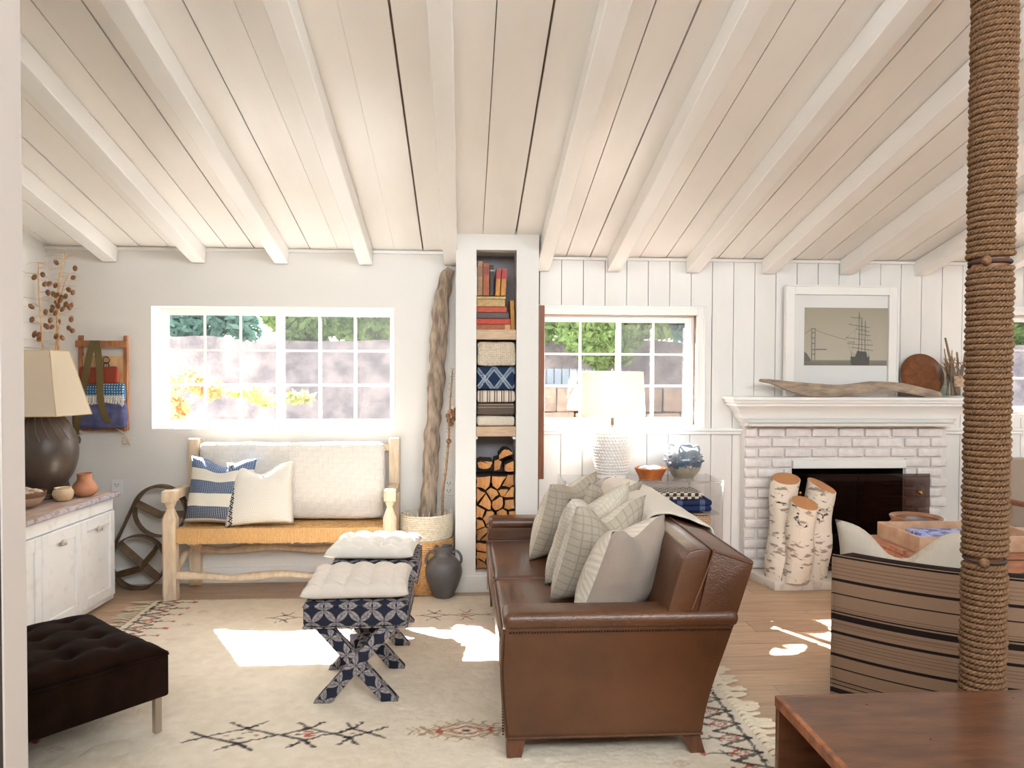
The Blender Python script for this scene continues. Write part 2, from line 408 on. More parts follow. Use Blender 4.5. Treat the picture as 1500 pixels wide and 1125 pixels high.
# niche column
b = NB()
NX0, NX1 = .078, .343
box(b, -.056, NX0, 5.03, 5.60, 0, 2.40); box(b, NX1, .489, 5.03, 5.60, 0, 2.40)
box(b, NX0, NX1, 5.03, 5.60, 2.258, 2.40); box(b, NX0, NX1, 5.03, 5.60, -.0, .133)
col = tag(obj('wall_niche_column', b, mt['wall']), kind='structure')
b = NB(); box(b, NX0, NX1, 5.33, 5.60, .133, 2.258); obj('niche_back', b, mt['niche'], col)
b = NB(); rbox(b, NX0, NX1, 5.04, 5.33, 1.671, 1.737, .003, 1); obj('shelf', b, mt['oakshelf'], col)
b = NB(); rbox(b, NX0, NX1, 5.04, 5.33, 1.031, 1.096, .003, 1); obj('shelf', b, mt['oakshelf'], col)
b = NB(); box(b, NX1-.02, NX1, 5.05, 5.33, 1.012, 1.03); box(b, NX0, NX0+.012, 5.05, 5.33, 1.012, 1.03); obj('shelf_cleat', b, mt['trim'], col)
b = NB(); rbox(b, -.062, .495, 5.018, 5.032, 0, .11, .003, 1); tag(obj('baseboard_column', b, mt['trim']), kind='structure')
# reddish wood panel on the side of the column
b = NB(); rbox(b, 0, .04, 0, .30, 0, 1.155, .004, 1)
tag(obj('wood_panel', b, mt['walnut'], loc=(.490, 5.045, .745)), 'tall narrow reddish brown wooden panel hung on the side of the niche column', 'panel')
# door casing near the camera at left with a dark door behind
b = NB(); rbox(b, -1.22, -1.163, 1.996, 2.103, 0, 3.2, .003, 1); tag(obj('trim_5', b, mt['post']), kind='structure')
b = NB(); box(b, -2.2, -1.166, 1.955, 1.995, 0, 3.2); tag(obj('door_1', b, mt['darkdoor']), kind='structure')

# ------------------------------------------------------------ windows
def window(name, x0, x1, z0, z1, yg, fr, sashes, ncol, nrow, casing=None, glz=None):
    root = thing(name, None, None); root['kind'] = 'structure'
    b = NB()
    for q in ((x0, x0+fr, z0, z1), (x1-fr, x1, z0, z1), (x0+fr, x1-fr, z0, z0+fr), (x0+fr, x1-fr, z1-fr, z1)):
        box(b, q[0], q[1], yg-.045, yg+.045, q[2], q[3])
    obj('frame', b, mt['trim'], root)
    for k, (a, e, yy, gm) in enumerate(sashes):
        b = NB(); s = .026; za, ze = z0+fr, z1-fr
        for q in ((a, a+s, za, ze), (e-s, e, za, ze), (a+s, e-s, za, za+s), (a+s, e-s, ze-s, ze)):
            box(b, q[0], q[1], yy-.014, yy+.014, q[2], q[3])
        sh = obj('sash', b, mt['trim'], root)
        b = NB(); iw = (e-a-2*s); ih = ze-za-2*s
        for c in range(1, ncol[k]):
            xx = a+s+iw*c/ncol[k]; box(b, xx-.008, xx+.008, yy-.006, yy+.006, za+s, ze-s)
        for r_ in range(1, nrow):
            zz = za+s+ih*r_/nrow; box(b, a+s, e-s, yy-.0065, yy+.0065, zz-.008, zz+.008)
        obj('muntins', b, mt['trim'], root)
        pm = mesh('pane', (lambda q: (box(q, -iw/ncol[k]/2, iw/ncol[k]/2, -.0015, .0015, -ih/nrow/2, ih/nrow/2), q)[1])(NB()), mt['glass'])
        for c in range(ncol[k]):
            for r_ in range(nrow):
                link('pane', pm, sh, (a+s+iw*(c+.5)/ncol[k], yy, za+s+ih*(r_+.5)/nrow))
        if gm:
            b = NB(); box(b, a+s*.5, e-s*.5, yy+.03, yy+.0305, za, ze); obj('insect_screen', b, mt['screen'], root)
            b = NB(); box(b, a-.004, a+.006, yy+.018, yy+.03, za, ze); obj('screen_frame', b, M('grey_screen_frame', (120, 116, 112), rough=.5), root)
    if casing:
        b = NB(); cx0, cx1, cz0, cz1, yc = casing; cw = .058
        rbox(b, cx1, cx1+cw, yc-.02, yc, cz0, cz1+cw, .004, 1); rbox(b, cx0, cx1, yc-.02, yc, cz1, cz1+cw, .004, 1)
        rbox(b, cx1+cw-.014, cx1+cw, yc-.034, yc-.02, cz0, cz1+cw, .003, 1); rbox(b, cx0, cx1+cw, yc-.034, yc-.02, cz1+cw-.014, cz1+cw, .003, 1)
        obj('casing', b, mt['trim'], root, 30)
        b = NB(); box(b, cx0, cx1, yc, yg-.04, cz0-.03, cz0-.001); obj('sill', b, mt['trim'], root)
    return root
window('window_1', -2.117, -.486, 1.06, 1.893, 5.535, .022, [(-2.098, -1.305, 5.52, 0), (-1.310, -.505, 5.545, 1)], (3, 3), 3)
window('window_2', .53, 1.665, 1.075, 1.865, 5.52, .022, [(.552, 1.125, 5.505, 0), (1.115, 1.645, 5.53, 1)], (2, 2), 3, casing=(.50, 1.665, 1.056, 1.870, 5.401))
window('window_3', 4.02, 5.1, 1.16, 1.89, 5.52, .022, [(4.042, 4.565, 5.505, 0), (4.555, 5.08, 5.53, 0)], (2, 2), 3, casing=(4.02, 5.10, 1.16, 1.89, 5.401))
b = NB(); rbox(b, 3.96, 4.02, 5.381, 5.401, 1.056, 1.948, .004, 1); tag(obj('trim_6', b, mt['trim']), kind='structure')

# ------------------------------------------------------------ fireplace
fp = thing('fireplace', 'white painted brick fireplace with deep moulded mantel shelf', 'fireplace', (0, 0, 0))
b = NB(); wall_holes(b, 1.995, 3.487, 5.325, 5.419, 0, 1.10, [(2.343, 3.17, .062, .772)])
box(b, 2.0, 3.48, 5.20, 5.33, 1.085, 1.10)
obj('surround', b, mt['mortar'], fp)
bks = []
for k in range(4):
    t_ = NB(); rbox(t_, -.5, .5, -.5, .5, -.5, .5, .06, 2); me = mesh('brick', t_, mt['brick'], 50); bks.append(me)
def brick(x0, x1, z0, z1, y0=5.302, y1=5.335):
    q = random.uniform(-.003, .004); L = x1-x0
    key = round(L, 2)
    o = link('brick', brick_mesh(L, z1-z0), fp, ((x0+x1)/2, (y0+y1)/2+q, (z0+z1)/2), (random.uniform(-.02, .02), 0, random.uniform(-.008, .008)))
_bm = {}
def brick_mesh(L, h):
    L = max(.03, round(L/.02)*.02 - .003); k = (round(L, 3), round(h, 3), random.randint(0, 1))
    if k not in _bm:
        t_ = NB(); rbox(t_, -L/2, L/2, -.017, .017, -h/2, h/2, .0065, 2); jitter(t_, .004, 14, k[2]*9+L*30)
        _bm[k] = mesh('brick', t_, mt['brick'], 60)
    return _bm[k]
rh = .0722; z = .062; row = 0
while z < 1.05:
    z1 = min(z+rh-.0115, 1.083); off = (.0 if row % 2 == 0 else -.10)
    x = 1.992+off
    while x < 3.48:
        a, e = max(x, 1.992), min(x+.196-.012+random.uniform(-.006, .006), 3.488)
        if e-a > .04:
            parts = [(a, e)]
            if z < .80:   # opening and lintel
                parts = []
                if a < 2.338: parts.append((a, min(e, 2.338)))
                if e > 3.178: parts.append((max(a, 3.178), e))
            for p in parts:
                if p[1]-p[0] > .035: brick(p[0], p[1], z, z1)
        x += .196
    z += rh; row += 1
b = NB(); rbox(b, 2.342, 3.176, 5.296, 5.33, .774, .832, .003, 1); obj('lintel_plate', b, mt['trim'], fp)
soot = M('sooty_firebox', (28, 22, 20), (14, 11, 10), rough=.9, nscale=8)
b = NB()
box(b, 2.30, 2.345, 5.33, 5.85, .03, .80); box(b, 3.168, 3.21, 5.33, 5.85, .03, .80); box(b, 2.30, 3.21, 5.85, 5.89, .03, .80); box(b, 2.30, 3.21, 5.34, 5.89, .772, .81); box(b, 2.30, 3.21, 5.34, 5.89, .02, .062)
obj('firebox', b, soot, fp)
# crown mantel: stepped profile swept round three sides
cp = [(.0, 1.078), (.010, 1.078), (.010, 1.100), (.022, 1.104), (.034, 1.128), (.044, 1.136), (.050, 1.160), (.072, 1.196), (.098, 1.218), (.108, 1.226), (.108, 1.240), (.122, 1.246), (.128, 1.262), (.128, 1.270)]
b = NB(); rings = []
X0, X1, YF = 1.992, 3.490, 5.300
for o_, zz in cp:
    rings.append([b.verts.new(p) for p in ((X0-o_, 5.40, zz), (X0-o_, YF-o_, zz), (X1+o_, YF-o_, zz), (X1+o_, 5.40, zz))])
for i in range(len(rings)-1):
    for k in range(3): b.faces.new((rings[i][k], rings[i][k+1], rings[i+1][k+1], rings[i+1][k]))
b.faces.new(rings[-1]); b.faces.new(rings[0][::-1])
obj('crown_moulding', b, mt['trim'], fp, 25)
b = NB(); rbox(b, X0-.140, X1+.140, YF-.140, 5.40, 1.266, 1.288, .004, 2); obj('mantel_shelf', b, mt['trim'], fp, 30)
b = NB(); prism(b, [(2.075, 4.955), (3.55, 4.955), (3.55, 5.30), (2.0, 5.30), (2.03, 5.14)], 'z', 0, .06, r=.006)
tag(obj('hearth', b, mt['hearth'], smooth=30), 'low white painted hearth slab on the floor under the birch logs', 'hearth')
# smoked glass doors
fs = thing('fire_screen', 'smoked glass fire screen doors with small brass knobs over the firebox', 'fire screen', (2.243, 5.215, .061))
for x0, x1 in ((0, .528), (.532, 1.06)):
    t_ = NB(); box(t_, x0, x1, 0, .006, 0, .685); d = obj('glass_door', t_, mt['smoke'], fs)
    kx = .105 if x0 == 0 else .972
    t_ = NB(); lathe(t_, [(.004, 0), (.004, .012), (.013, .018), (.016, .026), (.012, .034), (.0001, .037)], 16)
    bmesh.ops.rotate(t_, matrix=Matrix.Rotation(PI/2, 3, 'X'), verts=t_.verts); tag(obj('knob', t_, mt['brass'], d, 40, loc=(kx, 0, .555)), 'small brass knob')

# birch logs
t = NT('birch_bark'); v = t.coord('Object', (1, 1, 1))
mp = t.n('ShaderNodeMapping'); mp.inputs['Scale'].default_value = (9, 9, 26); t.l(v, mp.inputs[0])
n1 = t.ramp(t.noise(mp.outputs[0], 1.0, 3, .55), [(.57, (0, 0, 0, 1)), (.63, (1, 1, 1, 1))])
mp2 = t.n('ShaderNodeMapping'); mp2.inputs['Scale'].default_value = (5, 5, 9); t.l(v, mp2.inputs[0])
n2 = t.ramp(t.noise(mp2.outputs[0], 1.3, 5, .7, 1.2), [(.585, (0, 0, 0, 1)), (.62, (1, 1, 1, 1))])
cc = t.mix(t.noise(v, 5, 4), lin((236, 228, 216)), lin((212, 196, 176)))
cc = t.mix(t.math('MULTIPLY', n1, .75), cc, lin((120, 96, 78)))
cc = t.mix(n2, cc, lin((66, 52, 46))); t.col(cc); t.b.inputs['Roughness'].default_value = .7
t.bump(t.math('ADD', n1, t.noise(v, 30, 4)), .004); mt['birch'] = t.m
def ringmat(name, c1, c2, sc=38):
    t = NT(name); v = t.coord(); x = t.n('ShaderNodeTexWave', wave_type='RINGS', rings_direction='Z'); x.inputs['Scale'].default_value = sc; x.inputs['Distortion'].default_value = 3
    x.inputs['Detail'].default_value = 2; t.l(v, x.inputs['Vector'])
    f = t.math('ADD', t.math('MULTIPLY', x.outputs['Fac'], .45), t.math('MULTIPLY', t.noise(v, 8, 4), .6))
    t.col(t.mix(f, lin(c1), lin(c2))); t.b.inputs['Roughness'].default_value = .75; t.bump(x.outputs['Fac'], .001); return t.m
mt['birchcut'] = ringmat('birch_cut_face', (206, 150, 100), (166, 108, 64))
def birch(loc, r, h, lean, tilt, label, seed):
    root = thing('birch_log', label, 'log', loc, 0, 'birch logs on the hearth'); N = 28; rings = []
    b = NB()
    for i in range(15):
        z = h*i/14; rr = r*(1+.07*noise.noise(Vector((z*3, seed, 0)))-.05*i/14)
        rings.append([b.verts.new((rr*math.cos(2*PI*k/N)*(1+.05*noise.noise(Vector((math.cos(2*PI*k/N)*2, math.sin(2*PI*k/N)*2, z*4+seed))))+lean[0]*i/14+.01*math.sin(i*.7+seed),
               rr*math.sin(2*PI*k/N)+lean[1]*i/14, z+(tilt[0]*math.cos(2*PI*k/N)+tilt[1]*math.sin(2*PI*k/N))*r*(i/14))) for k in range(N)])
    for i in range(14):
        for k in range(N): b.faces.new((rings[i][k], rings[i][(k+1) % N], rings[i+1][(k+1) % N], rings[i+1][k]))
    b.faces.new(rings[0][::-1]); top = [v.co.copy() for v in rings[-1]]; b.faces.new(rings[-1])
    obj('bark', b, mt['birch'], root, 50)
    b = NB(); c = sum(top, Vector())/N; lo = [b.verts.new(c+(p-c)*.955+Vector((0, 0, .004))) for p in top]; b.faces.new(lo)
    bmesh.ops.extrude_face_region(b, geom=b.faces[:]); 
    for v in lo: v.co.z -= .01
    o = obj('cut_face', b, mt['birchcut'], root); return root
birch((2.165, 5.09, .061), .100, .665, (.055, .05), (.05, .28), 'tallest birch log leaning at the left of the hearth, darkest bark', 3)
birch((2.235, 4.985+.005, .061), .093, .525, (.035, -.02), (-.10, .36), 'shortest birch log, standing in front of the other two', 11)
birch((2.40, 5.09, .061), .098, .620, (.055, .02), (-.36, .30), 'birch log with slanted cut top at the right, nearest the armchair', 23)

# ------------------------------------------------------------ mantel objects
pic = thing('framed_picture', 'white framed black and white photograph of a tall ship, standing on the mantel', 'picture', (2.705, 5.37, 1.289))
W, Hh = .82, .79
b = NB(); fwid = .062
for q in ((-W/2, -W/2+fwid, 0, Hh), (W/2-fwid, W/2, 0, Hh), (-W/2+fwid, W/2-fwid, 0, fwid), (-W/2+fwid, W/2-fwid, Hh-fwid, Hh)): rbox(b, q[0], q[1], -.035, .0, q[2], q[3], .003, 1)
obj('frame', b, mt['trim'], pic, 30)
b = NB()
for q in ((-W/2-.006, -W/2+.004, 0, Hh), (W/2-.004, W/2+.006, 0, Hh), (-W/2, W/2, Hh-.004, Hh+.006)): box(b, q[0], q[1], -.045, .0, q[2], q[3])
obj('frame_edge', b, mt['beam'], pic)
b = NB(); box(b, -W/2+.05, W/2-.05, -.012, -.004, .05, Hh-.05); obj('mat_board', b, M('white_mat_board', (238, 237, 234), rough=.8), pic)
px0, px1, pz0, pz1 = -.268, .350, .222, .637
cx = (-.268+.350)/2 - .0
t = NT('sepia_sky_print'); v = t.coord(); s_ = t.n('ShaderNodeSeparateXYZ'); t.l(v, s_.inputs[0])
hz = t.ramp(t.math('MULTIPLY_ADD', s_.outputs[2], 2.41, -.535), [(0, lin((112, 106, 92))), (.085, lin((128, 122, 106))), (.10, lin((184, 178, 160))), (.6, lin((174, 166, 146))), (1, lin((158, 150, 128)))])
t.col(hz); t.b.inputs['Roughness'].default_value = .6
pr = obj('print', (lambda q: (box(q, px0, px1, -.014, -.012, pz0, pz1), q)[1])(NB()), t.m, pic)
def U(x, y): return (px0+(x-540)/(950-540)*(px1-px0), pz1-(y-300)/(622-300)*(pz1-pz0))
def flat(bm, pts, y=-.0148):
    bm.faces.new([bm.verts.new((U(*p)[0], y, U(*p)[1])) for p in pts])
def seg(bm, p, q, w, y=-.0146):
    a, c = Vector(U(*p)), Vector(U(*q)); d = (c-a).normalized(); n = Vector((-d.y, d.x))*w/2
    bm.faces.new([bm.verts.new((k.x, y, k.y)) for k in (a+n, c+n, c-n, a-n)])
b = NB()
flat(b, [(768, 570), (775, 572), (856, 575), (862, 565), (860, 607), (858, 621), (773, 621), (768, 600)])
for x, t0 in ((808, 325), (822, 352), (838, 372)): seg(b, (x, 575), (x, t0), .004)
for x0, y0, x1, y1 in ((768, 353, 818, 358), (757, 392, 862, 410), (795, 418, 860, 432), (742, 465, 868, 482), (750, 500, 878, 508), (770, 520, 880, 538), (800, 445, 865, 455), (752, 490, 790, 492)): seg(b, (x0, y0), (x1, y1), .0035)
for x0, y0, x1, y1 in ((808, 330, 770, 570), (808, 330, 850, 570), (822, 355, 800, 575), (838, 375, 858, 570), (808, 400, 745, 470), (822, 400, 875, 500), (755, 505, 775, 572)): seg(b, (x0, y0), (x1, y1), .0012)
flat(b, [(800, 540), (845, 545), (850, 575), (790, 575)])
for x in range(772, 862, 9): seg(b, (x, 575), (x+3, 545+(x*7) % 20), .0022)
obj('ship', b, M('print_dark', (62, 58, 52), rough=.6), pr)
b = NB()
for x in (576, 592): seg(b, (x, 592), (x, 415), .006)
for y in (417, 440, 470, 500, 535, 560): seg(b, (574, y), (594, y), .006)
prev = None
for i in range(11):
    x = 592+i*15.5; y = 420+58*(i/10)**.75
    if prev: seg(b, prev, (x, y), .003)
    prev = (x, y)
seg(b, (540, 448), (576, 417), .003); seg(b, (594, 533), (650, 533), .008)
flat(b, [(540, 545), (552, 555), (572, 588), (572, 600), (540, 600)])
obj('bridge', b, M('print_grey', (104, 100, 90), rough=.6), pr)
b = NB(); box(b, -W/2+.055, W/2-.055, -.024, -.0225, .055, Hh-.055); obj('glazing', b, glassmat('picture_glass', 0, (1, 1, 1, 1)), pic)
# driftwood plank on mantel
def wob_tube(b, ctrl, rads, n=10, squash=1., amp=.004, sc=18, sub=6, seed=0):
    pts = spline(ctrl, sub); rr = []
    for i in range(len(pts)):
        f = i/(len(pts)-1)*(len(rads)-1); k = min(int(f), len(rads)-2); rr.append(rads[k]+(rads[k+1]-rads[k])*(f-k))
    t_ = NB(); tube(t_, pts, rr, n, squash); jitter(t_, amp, sc, seed); merge(b, t_)
b = NB()
wood = [(0, .125), (.03, .128), (.2, .112), (.42, .095), (.60, .088), (.80, .112), (1.0, .104), (1.12, .080), (1.27, .045), (1.295, .03), (1.29, .0), (1.18, .004), (1.02, .036), (.84, .045), (.68, .024), (.52, .006), (.34, .006), (.2, .045), (.08, .092), (0, .108)]
pf = prof(wood+[wood[0]], 3)[:-1]
prism(b, pf, 'y', -.035, .02, r=.012); jitter(b, .003, 22)
tag(obj('driftwood_plank', b, mt['drift2'], smooth=50, loc=(2.065, 5.225, 1.287)), 'long curved grey driftwood plank lying along the mantel shelf', 'driftwood')
# round wooden dish leaning on the wall
b = NB(); lathe(b, [(.0001, -.006), (.10, -.008), (.150, -.004), (.162, .012), (.160, .018), (.148, .010), (.10, .004), (.0001, .006)], 48)
t = NT('burl_wood'); v = t.coord(); cc = t.mix(t.ramp(t.noise(v, 12, 5, .6, 1.5), [(.35, (0, 0, 0, 1)), (.7, (1, 1, 1, 1))]), lin((128, 74, 32)), lin((84, 44, 20))); t.col(cc); t.b.inputs['Roughness'].default_value = .3
o = tag(obj('round_wooden_dish', b, t.m, smooth=40, loc=(3.30, 5.335, 1.289+.150), rot=(math.radians(76), 0, 0)), 'round amber brown wooden dish propped against the boards on the mantel', 'dish')
# small glass and glass vase with twigs
b = NB(); lathe(b, [(.0001, 0), (.026, 0), (.032, .08), (.030, .08), (.024, .006), (.0001, .006)], 20)
tag(obj('drinking_glass', b, mt['clear'], smooth=40, loc=(3.40, 5.22, 1.289)), 'small clear glass in front of the round wooden dish', 'glass')
vs_ = thing('glass_vase', 'square clear glass vase holding twigs at the right end of the mantel', 'vase', (3.50, 5.26, 1.289))
b = NB()
rbox(b, -.075, .075, -.06, .06, 0, .012, .003, 1)
for q in ((-.075, -.069, -.06, .06), (.069, .075, -.06, .06), (-.069, .069, -.06, -.054), (-.069, .069, .054, .06)): box(b, q[0], q[1], q[2], q[3], .012, .215)
obj('jar', b, mt['clear'], vs_)
b = NB(); box(b, -.045, .035, -.0625, -.0605, .075, .150); obj('card', b, M('sepia_card', (190, 160, 132), (134, 108, 88), rough=.8, nscale=30), vs_)
tw = tag(thing('twig_bundle', 'bundle of bare brown twigs standing in the square glass vase', 'twigs', (3.50, 5.26, 1.302)), None)
for k in range(16):
    b = NB(); a = random.uniform(.5*PI, 1.6*PI) if k % 3 else random.uniform(0, 2*PI); e = random.uniform(.05, .125); h = random.uniform(.2, .34)
    p0 = Vector((random.uniform(-.04, .04), random.uniform(-.03, .03), 0)); p2 = Vector((math.cos(a)*e, math.sin(a)*e*.5, h))
    if k == 0: p2 = Vector((-.075, 0, .41)); 
    pm = p0.lerp(p2, .5)+Vector((random.uniform(-.02, .02), 0, 0))
    wob_tube(b, [p0, pm, p2], [.007, .006, .003] if k % 3 else [.012, .011, .006], 6, amp=.002)
    if k % 2: wob_tube(b, [pm, pm+Vector((random.uniform(-.05, .05), 0, .06)), pm+Vector((random.uniform(-.08, .08), .01, .10))], [.004, .003, .002], 5, amp=.001)
    obj('twig', b, mt['twig'], tw, 60)

# ------------------------------------------------------------ cabinet at left
cab = thing('sideboard', 'low white painted sideboard with worn wooden top and cup pulls at left', 'sideboard', (-2.21, 4.955, 0), -.058)
cabp = M('worn_white_paint', (240, 240, 240), (226, 222, 216), rough=.45, nscale=14, lo=.55, hi=.8, bump=.0008, bscale=30)
edge = M('worn_edge', (150, 110, 84), (210, 204, 200), rough=.6, nscale=40)
b = NB(); box(b, -.44, -.022, -2.1, 0, .045, .655); box(b, -.022, -.002, -2.1, 0, .585, .655); box(b, -.022, -.002, -2.1, 0, .02, .05)
box(b, -.022, -.002, -.014, 0, .05, .585)
obj('carcass', b, cabp, cab)
topm = M('weathered_board_top', (160, 126, 106), (196, 180, 170), rough=.6, nscale=6, stretch=(9, .8, 1), bump=.001, bscale=30)
b = NB(); rbox(b, -.45, .022, -2.12, .045, .657, .685, .006, 2); obj('top', b, [topm], cab, 30)
b = NB(); rbox(b, .012, .026, -2.12, .047, .664, .688, .004, 1); obj('top_edge', b, M('chipped_grey_edge', (176, 178, 194), (140, 112, 96), rough=.6, nscale=30, lo=.5, hi=.7), cab)
def door(y0, y1, z0=.052, z1=.580, ajar=0):
    b = NB(); rbox(b, -.004, .008, y0+.05, y1-.05, z0+.06, z1-.06, .002, 1)
    for q in ((y0, y0+.055, z0, z1), (y1-.055, y1, z0, z1), (y0+.055, y1-.055, z0, z0+.062), (y0+.055, y1-.055, z1-.07, z1)): rbox(b, -.012, .018, q[0], q[1], q[2], q[3], .003, 1)
    d = obj('door', b, cabp, cab, 30)
    t_ = NB(); yc = (y0+y1)/2; pr_ = [(.001, 0), (.010, .001), (.020, .010), (.024, .022), (.020, .030), (.006, .036), (.001, .036)]
    lathe(t_, [(.025, 0), (.024, .008), (.019, .015), (.009, .019), (.0001, .020)], 20); bmesh.ops.rotate(t_, matrix=Matrix.Rotation(PI/2, 3, 'Y'), verts=t_.verts)
    for v in list(t_.verts):
        if v.co.z < -.004: v.co.z = -.004
    tag(obj('cup_pull', t_, M('aged_nickel', (186, 176, 164), rough=.4, metal=.8), d, 40, loc=(.018, yc, z1-.105+.02)), 'aged metal cup pull')
door(-.388, -.018); door(-.765, -.394); door(-1.14, -.770); door(-1.52, -1.146); door(-1.90, -1.526)
# lamp on the cabinet
tl = thing('table_lamp', 'dark round ceramic table lamp with tapered cream shade on the sideboard', 'lamp', (-2.545, 4.80, .687))
b = NB(); lathe(b, prof([(.0001, 0), (.085, 0), (.095, .012), (.083, .03), (.11, .07), (.160, .15), (.186, .25), (.180, .34), (.150, .42), (.110, .48), (.075, .52), (.070, .54), (.0001, .545)], 5), 48)
bl = obj('base', b, mt['darkceramic'], tl, 50)
b = NB()
for k in range(20):
    a = 2*PI*k/20; q = [(.096, .505), (.128, .46), (.162, .40), (.178, .355)]
    tube(b, [(r_*math.cos(a+.12*i), r_*math.sin(a+.12*i), z_) for i, (r_, z_) in enumerate(q)], .003, 5)
obj('incised_lines', b, M('raised_clay', (104, 90, 80), rough=.5), bl)
b = NB(); tube(b, [(0, 0, .54), (0, 0, .84)], .010, 10); obj('stem', b, mt['brass'], tl, 60)
def shade_mesh(segs, z0, z1, r0, r1, mats, panel=0, thick=.002):
    b = NB(); n = segs; A = []
    for (rr, z) in ((r0, z0), (r1, z1), (r1-thick, z1), (r0-thick, z0)): A.append([b.verts.new((rr*math.cos(2*PI*k/n+panel), rr*math.sin(2*PI*k/n+panel), z)) for k in range(n)])
    for i in range(4):
        for k in range(n): b.faces.new((A[i][k], A[i][(k+1) % n], A[(i+1) % 4][(k+1) % n], A[(i+1) % 4][k]))
    return b
sh = obj('lamp_shade', shade_mesh(6, .505, .890, .262, .142, None, .2), mt['shade'], tl)
b = NB()
for rr, zz in ((.262, .505), (.142, .890)):
    pts = [(rr*math.cos(2*PI*k/6+.2), rr*math.sin(2*PI*k/6+.2), zz) for k in range(7)]; tube(b, pts, .003, 5)
for k in range(6):
    a = 2*PI*k/6+.2; tube(b, [(.262*math.cos(a), .262*math.sin(a), .505), (.142*math.cos(a), .142*math.sin(a), .89)], .003, 5)
obj('shade_trim', b, M('shade_binding', (206, 180, 140), rough=.8), sh)
# bowl with shells on cabinet
b = NB(); lathe(b, prof([(.0001, 0), (.05, 0), (.09, .02), (.115, .055), (.122, .085), (.117, .088), (.108, .06), (.08, .025), (.0001, .012)], 4), 36)
t = NT('two_tone_clay'); v = t.coord(); s_ = t.n('ShaderNodeSeparateXYZ'); t.l(v, s_.inputs[0])
t.col(t.ramp(t.math('MULTIPLY', s_.outputs[2], 10), [(0, lin((176, 150, 128))), (.58, lin((190, 166, 142))), (.6, lin((112, 76, 54))), (1, lin((124, 86, 62)))], 'CONSTANT')); t.b.inputs['Roughness'].default_value = .6
tag(obj('bowl', b, t.m, smooth=50, loc=(-2.49, 4.46, .687)), 'tan clay bowl with brown rim on the sideboard, filled with shells', 'bowl')
for k, (dx, dy, dz, s) in enumerate(((-.04, -.02, .055, .05), (.035, -.03, .062, .046), (.0, .04, .062, .052), (.06, .03, .072, .036))):
    b = NB(); lathe(b, [(.0001, 0), (s*.7, .003), (s, s*.30), (s*.8, s*.62), (s*.3, s*.8), (.0001, s*.8)], 14); jitter(b, .010, 26, k*3)
    lab = ['leftmost pale shell in the clay bowl', 'pale ridged shell at the front right in the clay bowl', 'broad pale shell at the back of the clay bowl', 'smallest pale shell by the rim of the clay bowl'][k]
    tag(obj('shell', b, M('pale_shell', (224, 206, 180), (170, 140, 110), rough=.5, nscale=30), smooth=60, loc=(-2.49+dx, 4.46+dy, .687+dz), rot=(random.uniform(-.2, .2), random.uniform(-.2, .2), k)), lab, 'shell', 'shells in the clay bowl')
b = NB(); lathe(b, prof([(.0001, 0), (.034, 0), (.050, .018), (.057, .042), (.052, .062), (.045, .070), (.048, .078), (.043, .078), (.040, .066), (.046, .04), (.03, .012), (.0001, .01)], 4), 28)
tag(obj('small_pot', b, M('cream_glaze', (222, 200, 168), (200, 172, 134), rough=.35, nscale=12), smooth=50, loc=(-2.375, 4.68, .687)), 'tiny round cream pot on the sideboard in front of the terracotta one', 'pot')
b = NB(); lathe(b, prof([(.0001, 0), (.04, 0), (.066, .022), (.073, .05), (.06, .078), (.044, .098), (.042, .125), (.046, .138), (.040, .138), (.037, .12), (.038, .1), (.0001, .06)], 4), 28)
tag(obj('small_pot', b, M('terracotta', (168, 112, 82), (196, 140, 106), rough=.7, nscale=10), smooth=50, loc=(-2.33, 4.845, .687)), 'small terracotta jar with a neck on the sideboard', 'pot')
# dry branches in a floor vase behind the cabinet
b = NB(); lathe(b, prof([(.0001, 0), (.09, 0), (.13, .2), (.12, .5), (.06, .75), (.05, .85), (.06, .9), (.05, .9), (.04, .8), (.0001, .7)], 4), 24)
tag(obj('floor_vase', b, mt['amphora'], smooth=50, loc=(-2.655, 5.16, 0)), 'tall dark floor vase in the corner behind the sideboard lamp', 'vase')
db = thing('dried_branches', 'dried branches with brown seed pods rising behind the cream lamp shade', 'dried branches', (-2.66, 5.17, .9))
def Dp(px, py):   # branch tips, those over the lamp nearer the room than those at the corner
    k = .948 if px < 75 else 1
    return Vector(((-2.70+(px-72)/230.0)*k+2.66, 5.17*k-5.17, 1.5+(.722-(py-370)/230.0)*k-.9))
podm = (lambda q: (lathe(q, prof([(.0001, -.014), (.010, -.010), (.0155, .0), (.014, .010), (.006, .017), (.0001, .019)], 3), 10), mesh('seed_pod', q, mt['pod'], 60))[1])(NB())
mt['branch'] = M('pale_branch', (222, 184, 140), (196, 156, 112), rough=.8, nscale=30)
for (stem, r_, sd) in (([(72, 640), (64, 520), (59, 440), (58, 385)], .006, 1), ([(80, 640), (84, 520), (83, 440), (90, 392), (95, 368)], .008, 2), ([(76, 640), (78, 520), (80, 470), (88, 425), (98, 400)], .005, 3)):
    b = NB(); pts = [Dp(*p)+Vector((0, .02*sd-.03, 0)) for p in stem]; wob_tube(b, pts, [r_, r_, r_*.8, r_*.4], 7, amp=.002)
    sp = spline(pts, 6); random.seed(sd)
    for k in range(26):
        p = sp[random.randint(5, len(sp)-1)]; d = Vector((random.choice((-1, 1))*random.uniform(.04, .13), random.uniform(-.03, .03), random.uniform(-.03, .03)))
        tube(b, [p, p+d*.6+Vector((0, 0, .006)), p+d], [.0016, .0012, .0008], 4)
    obj('stem', b, mt['branch'], db, 60)
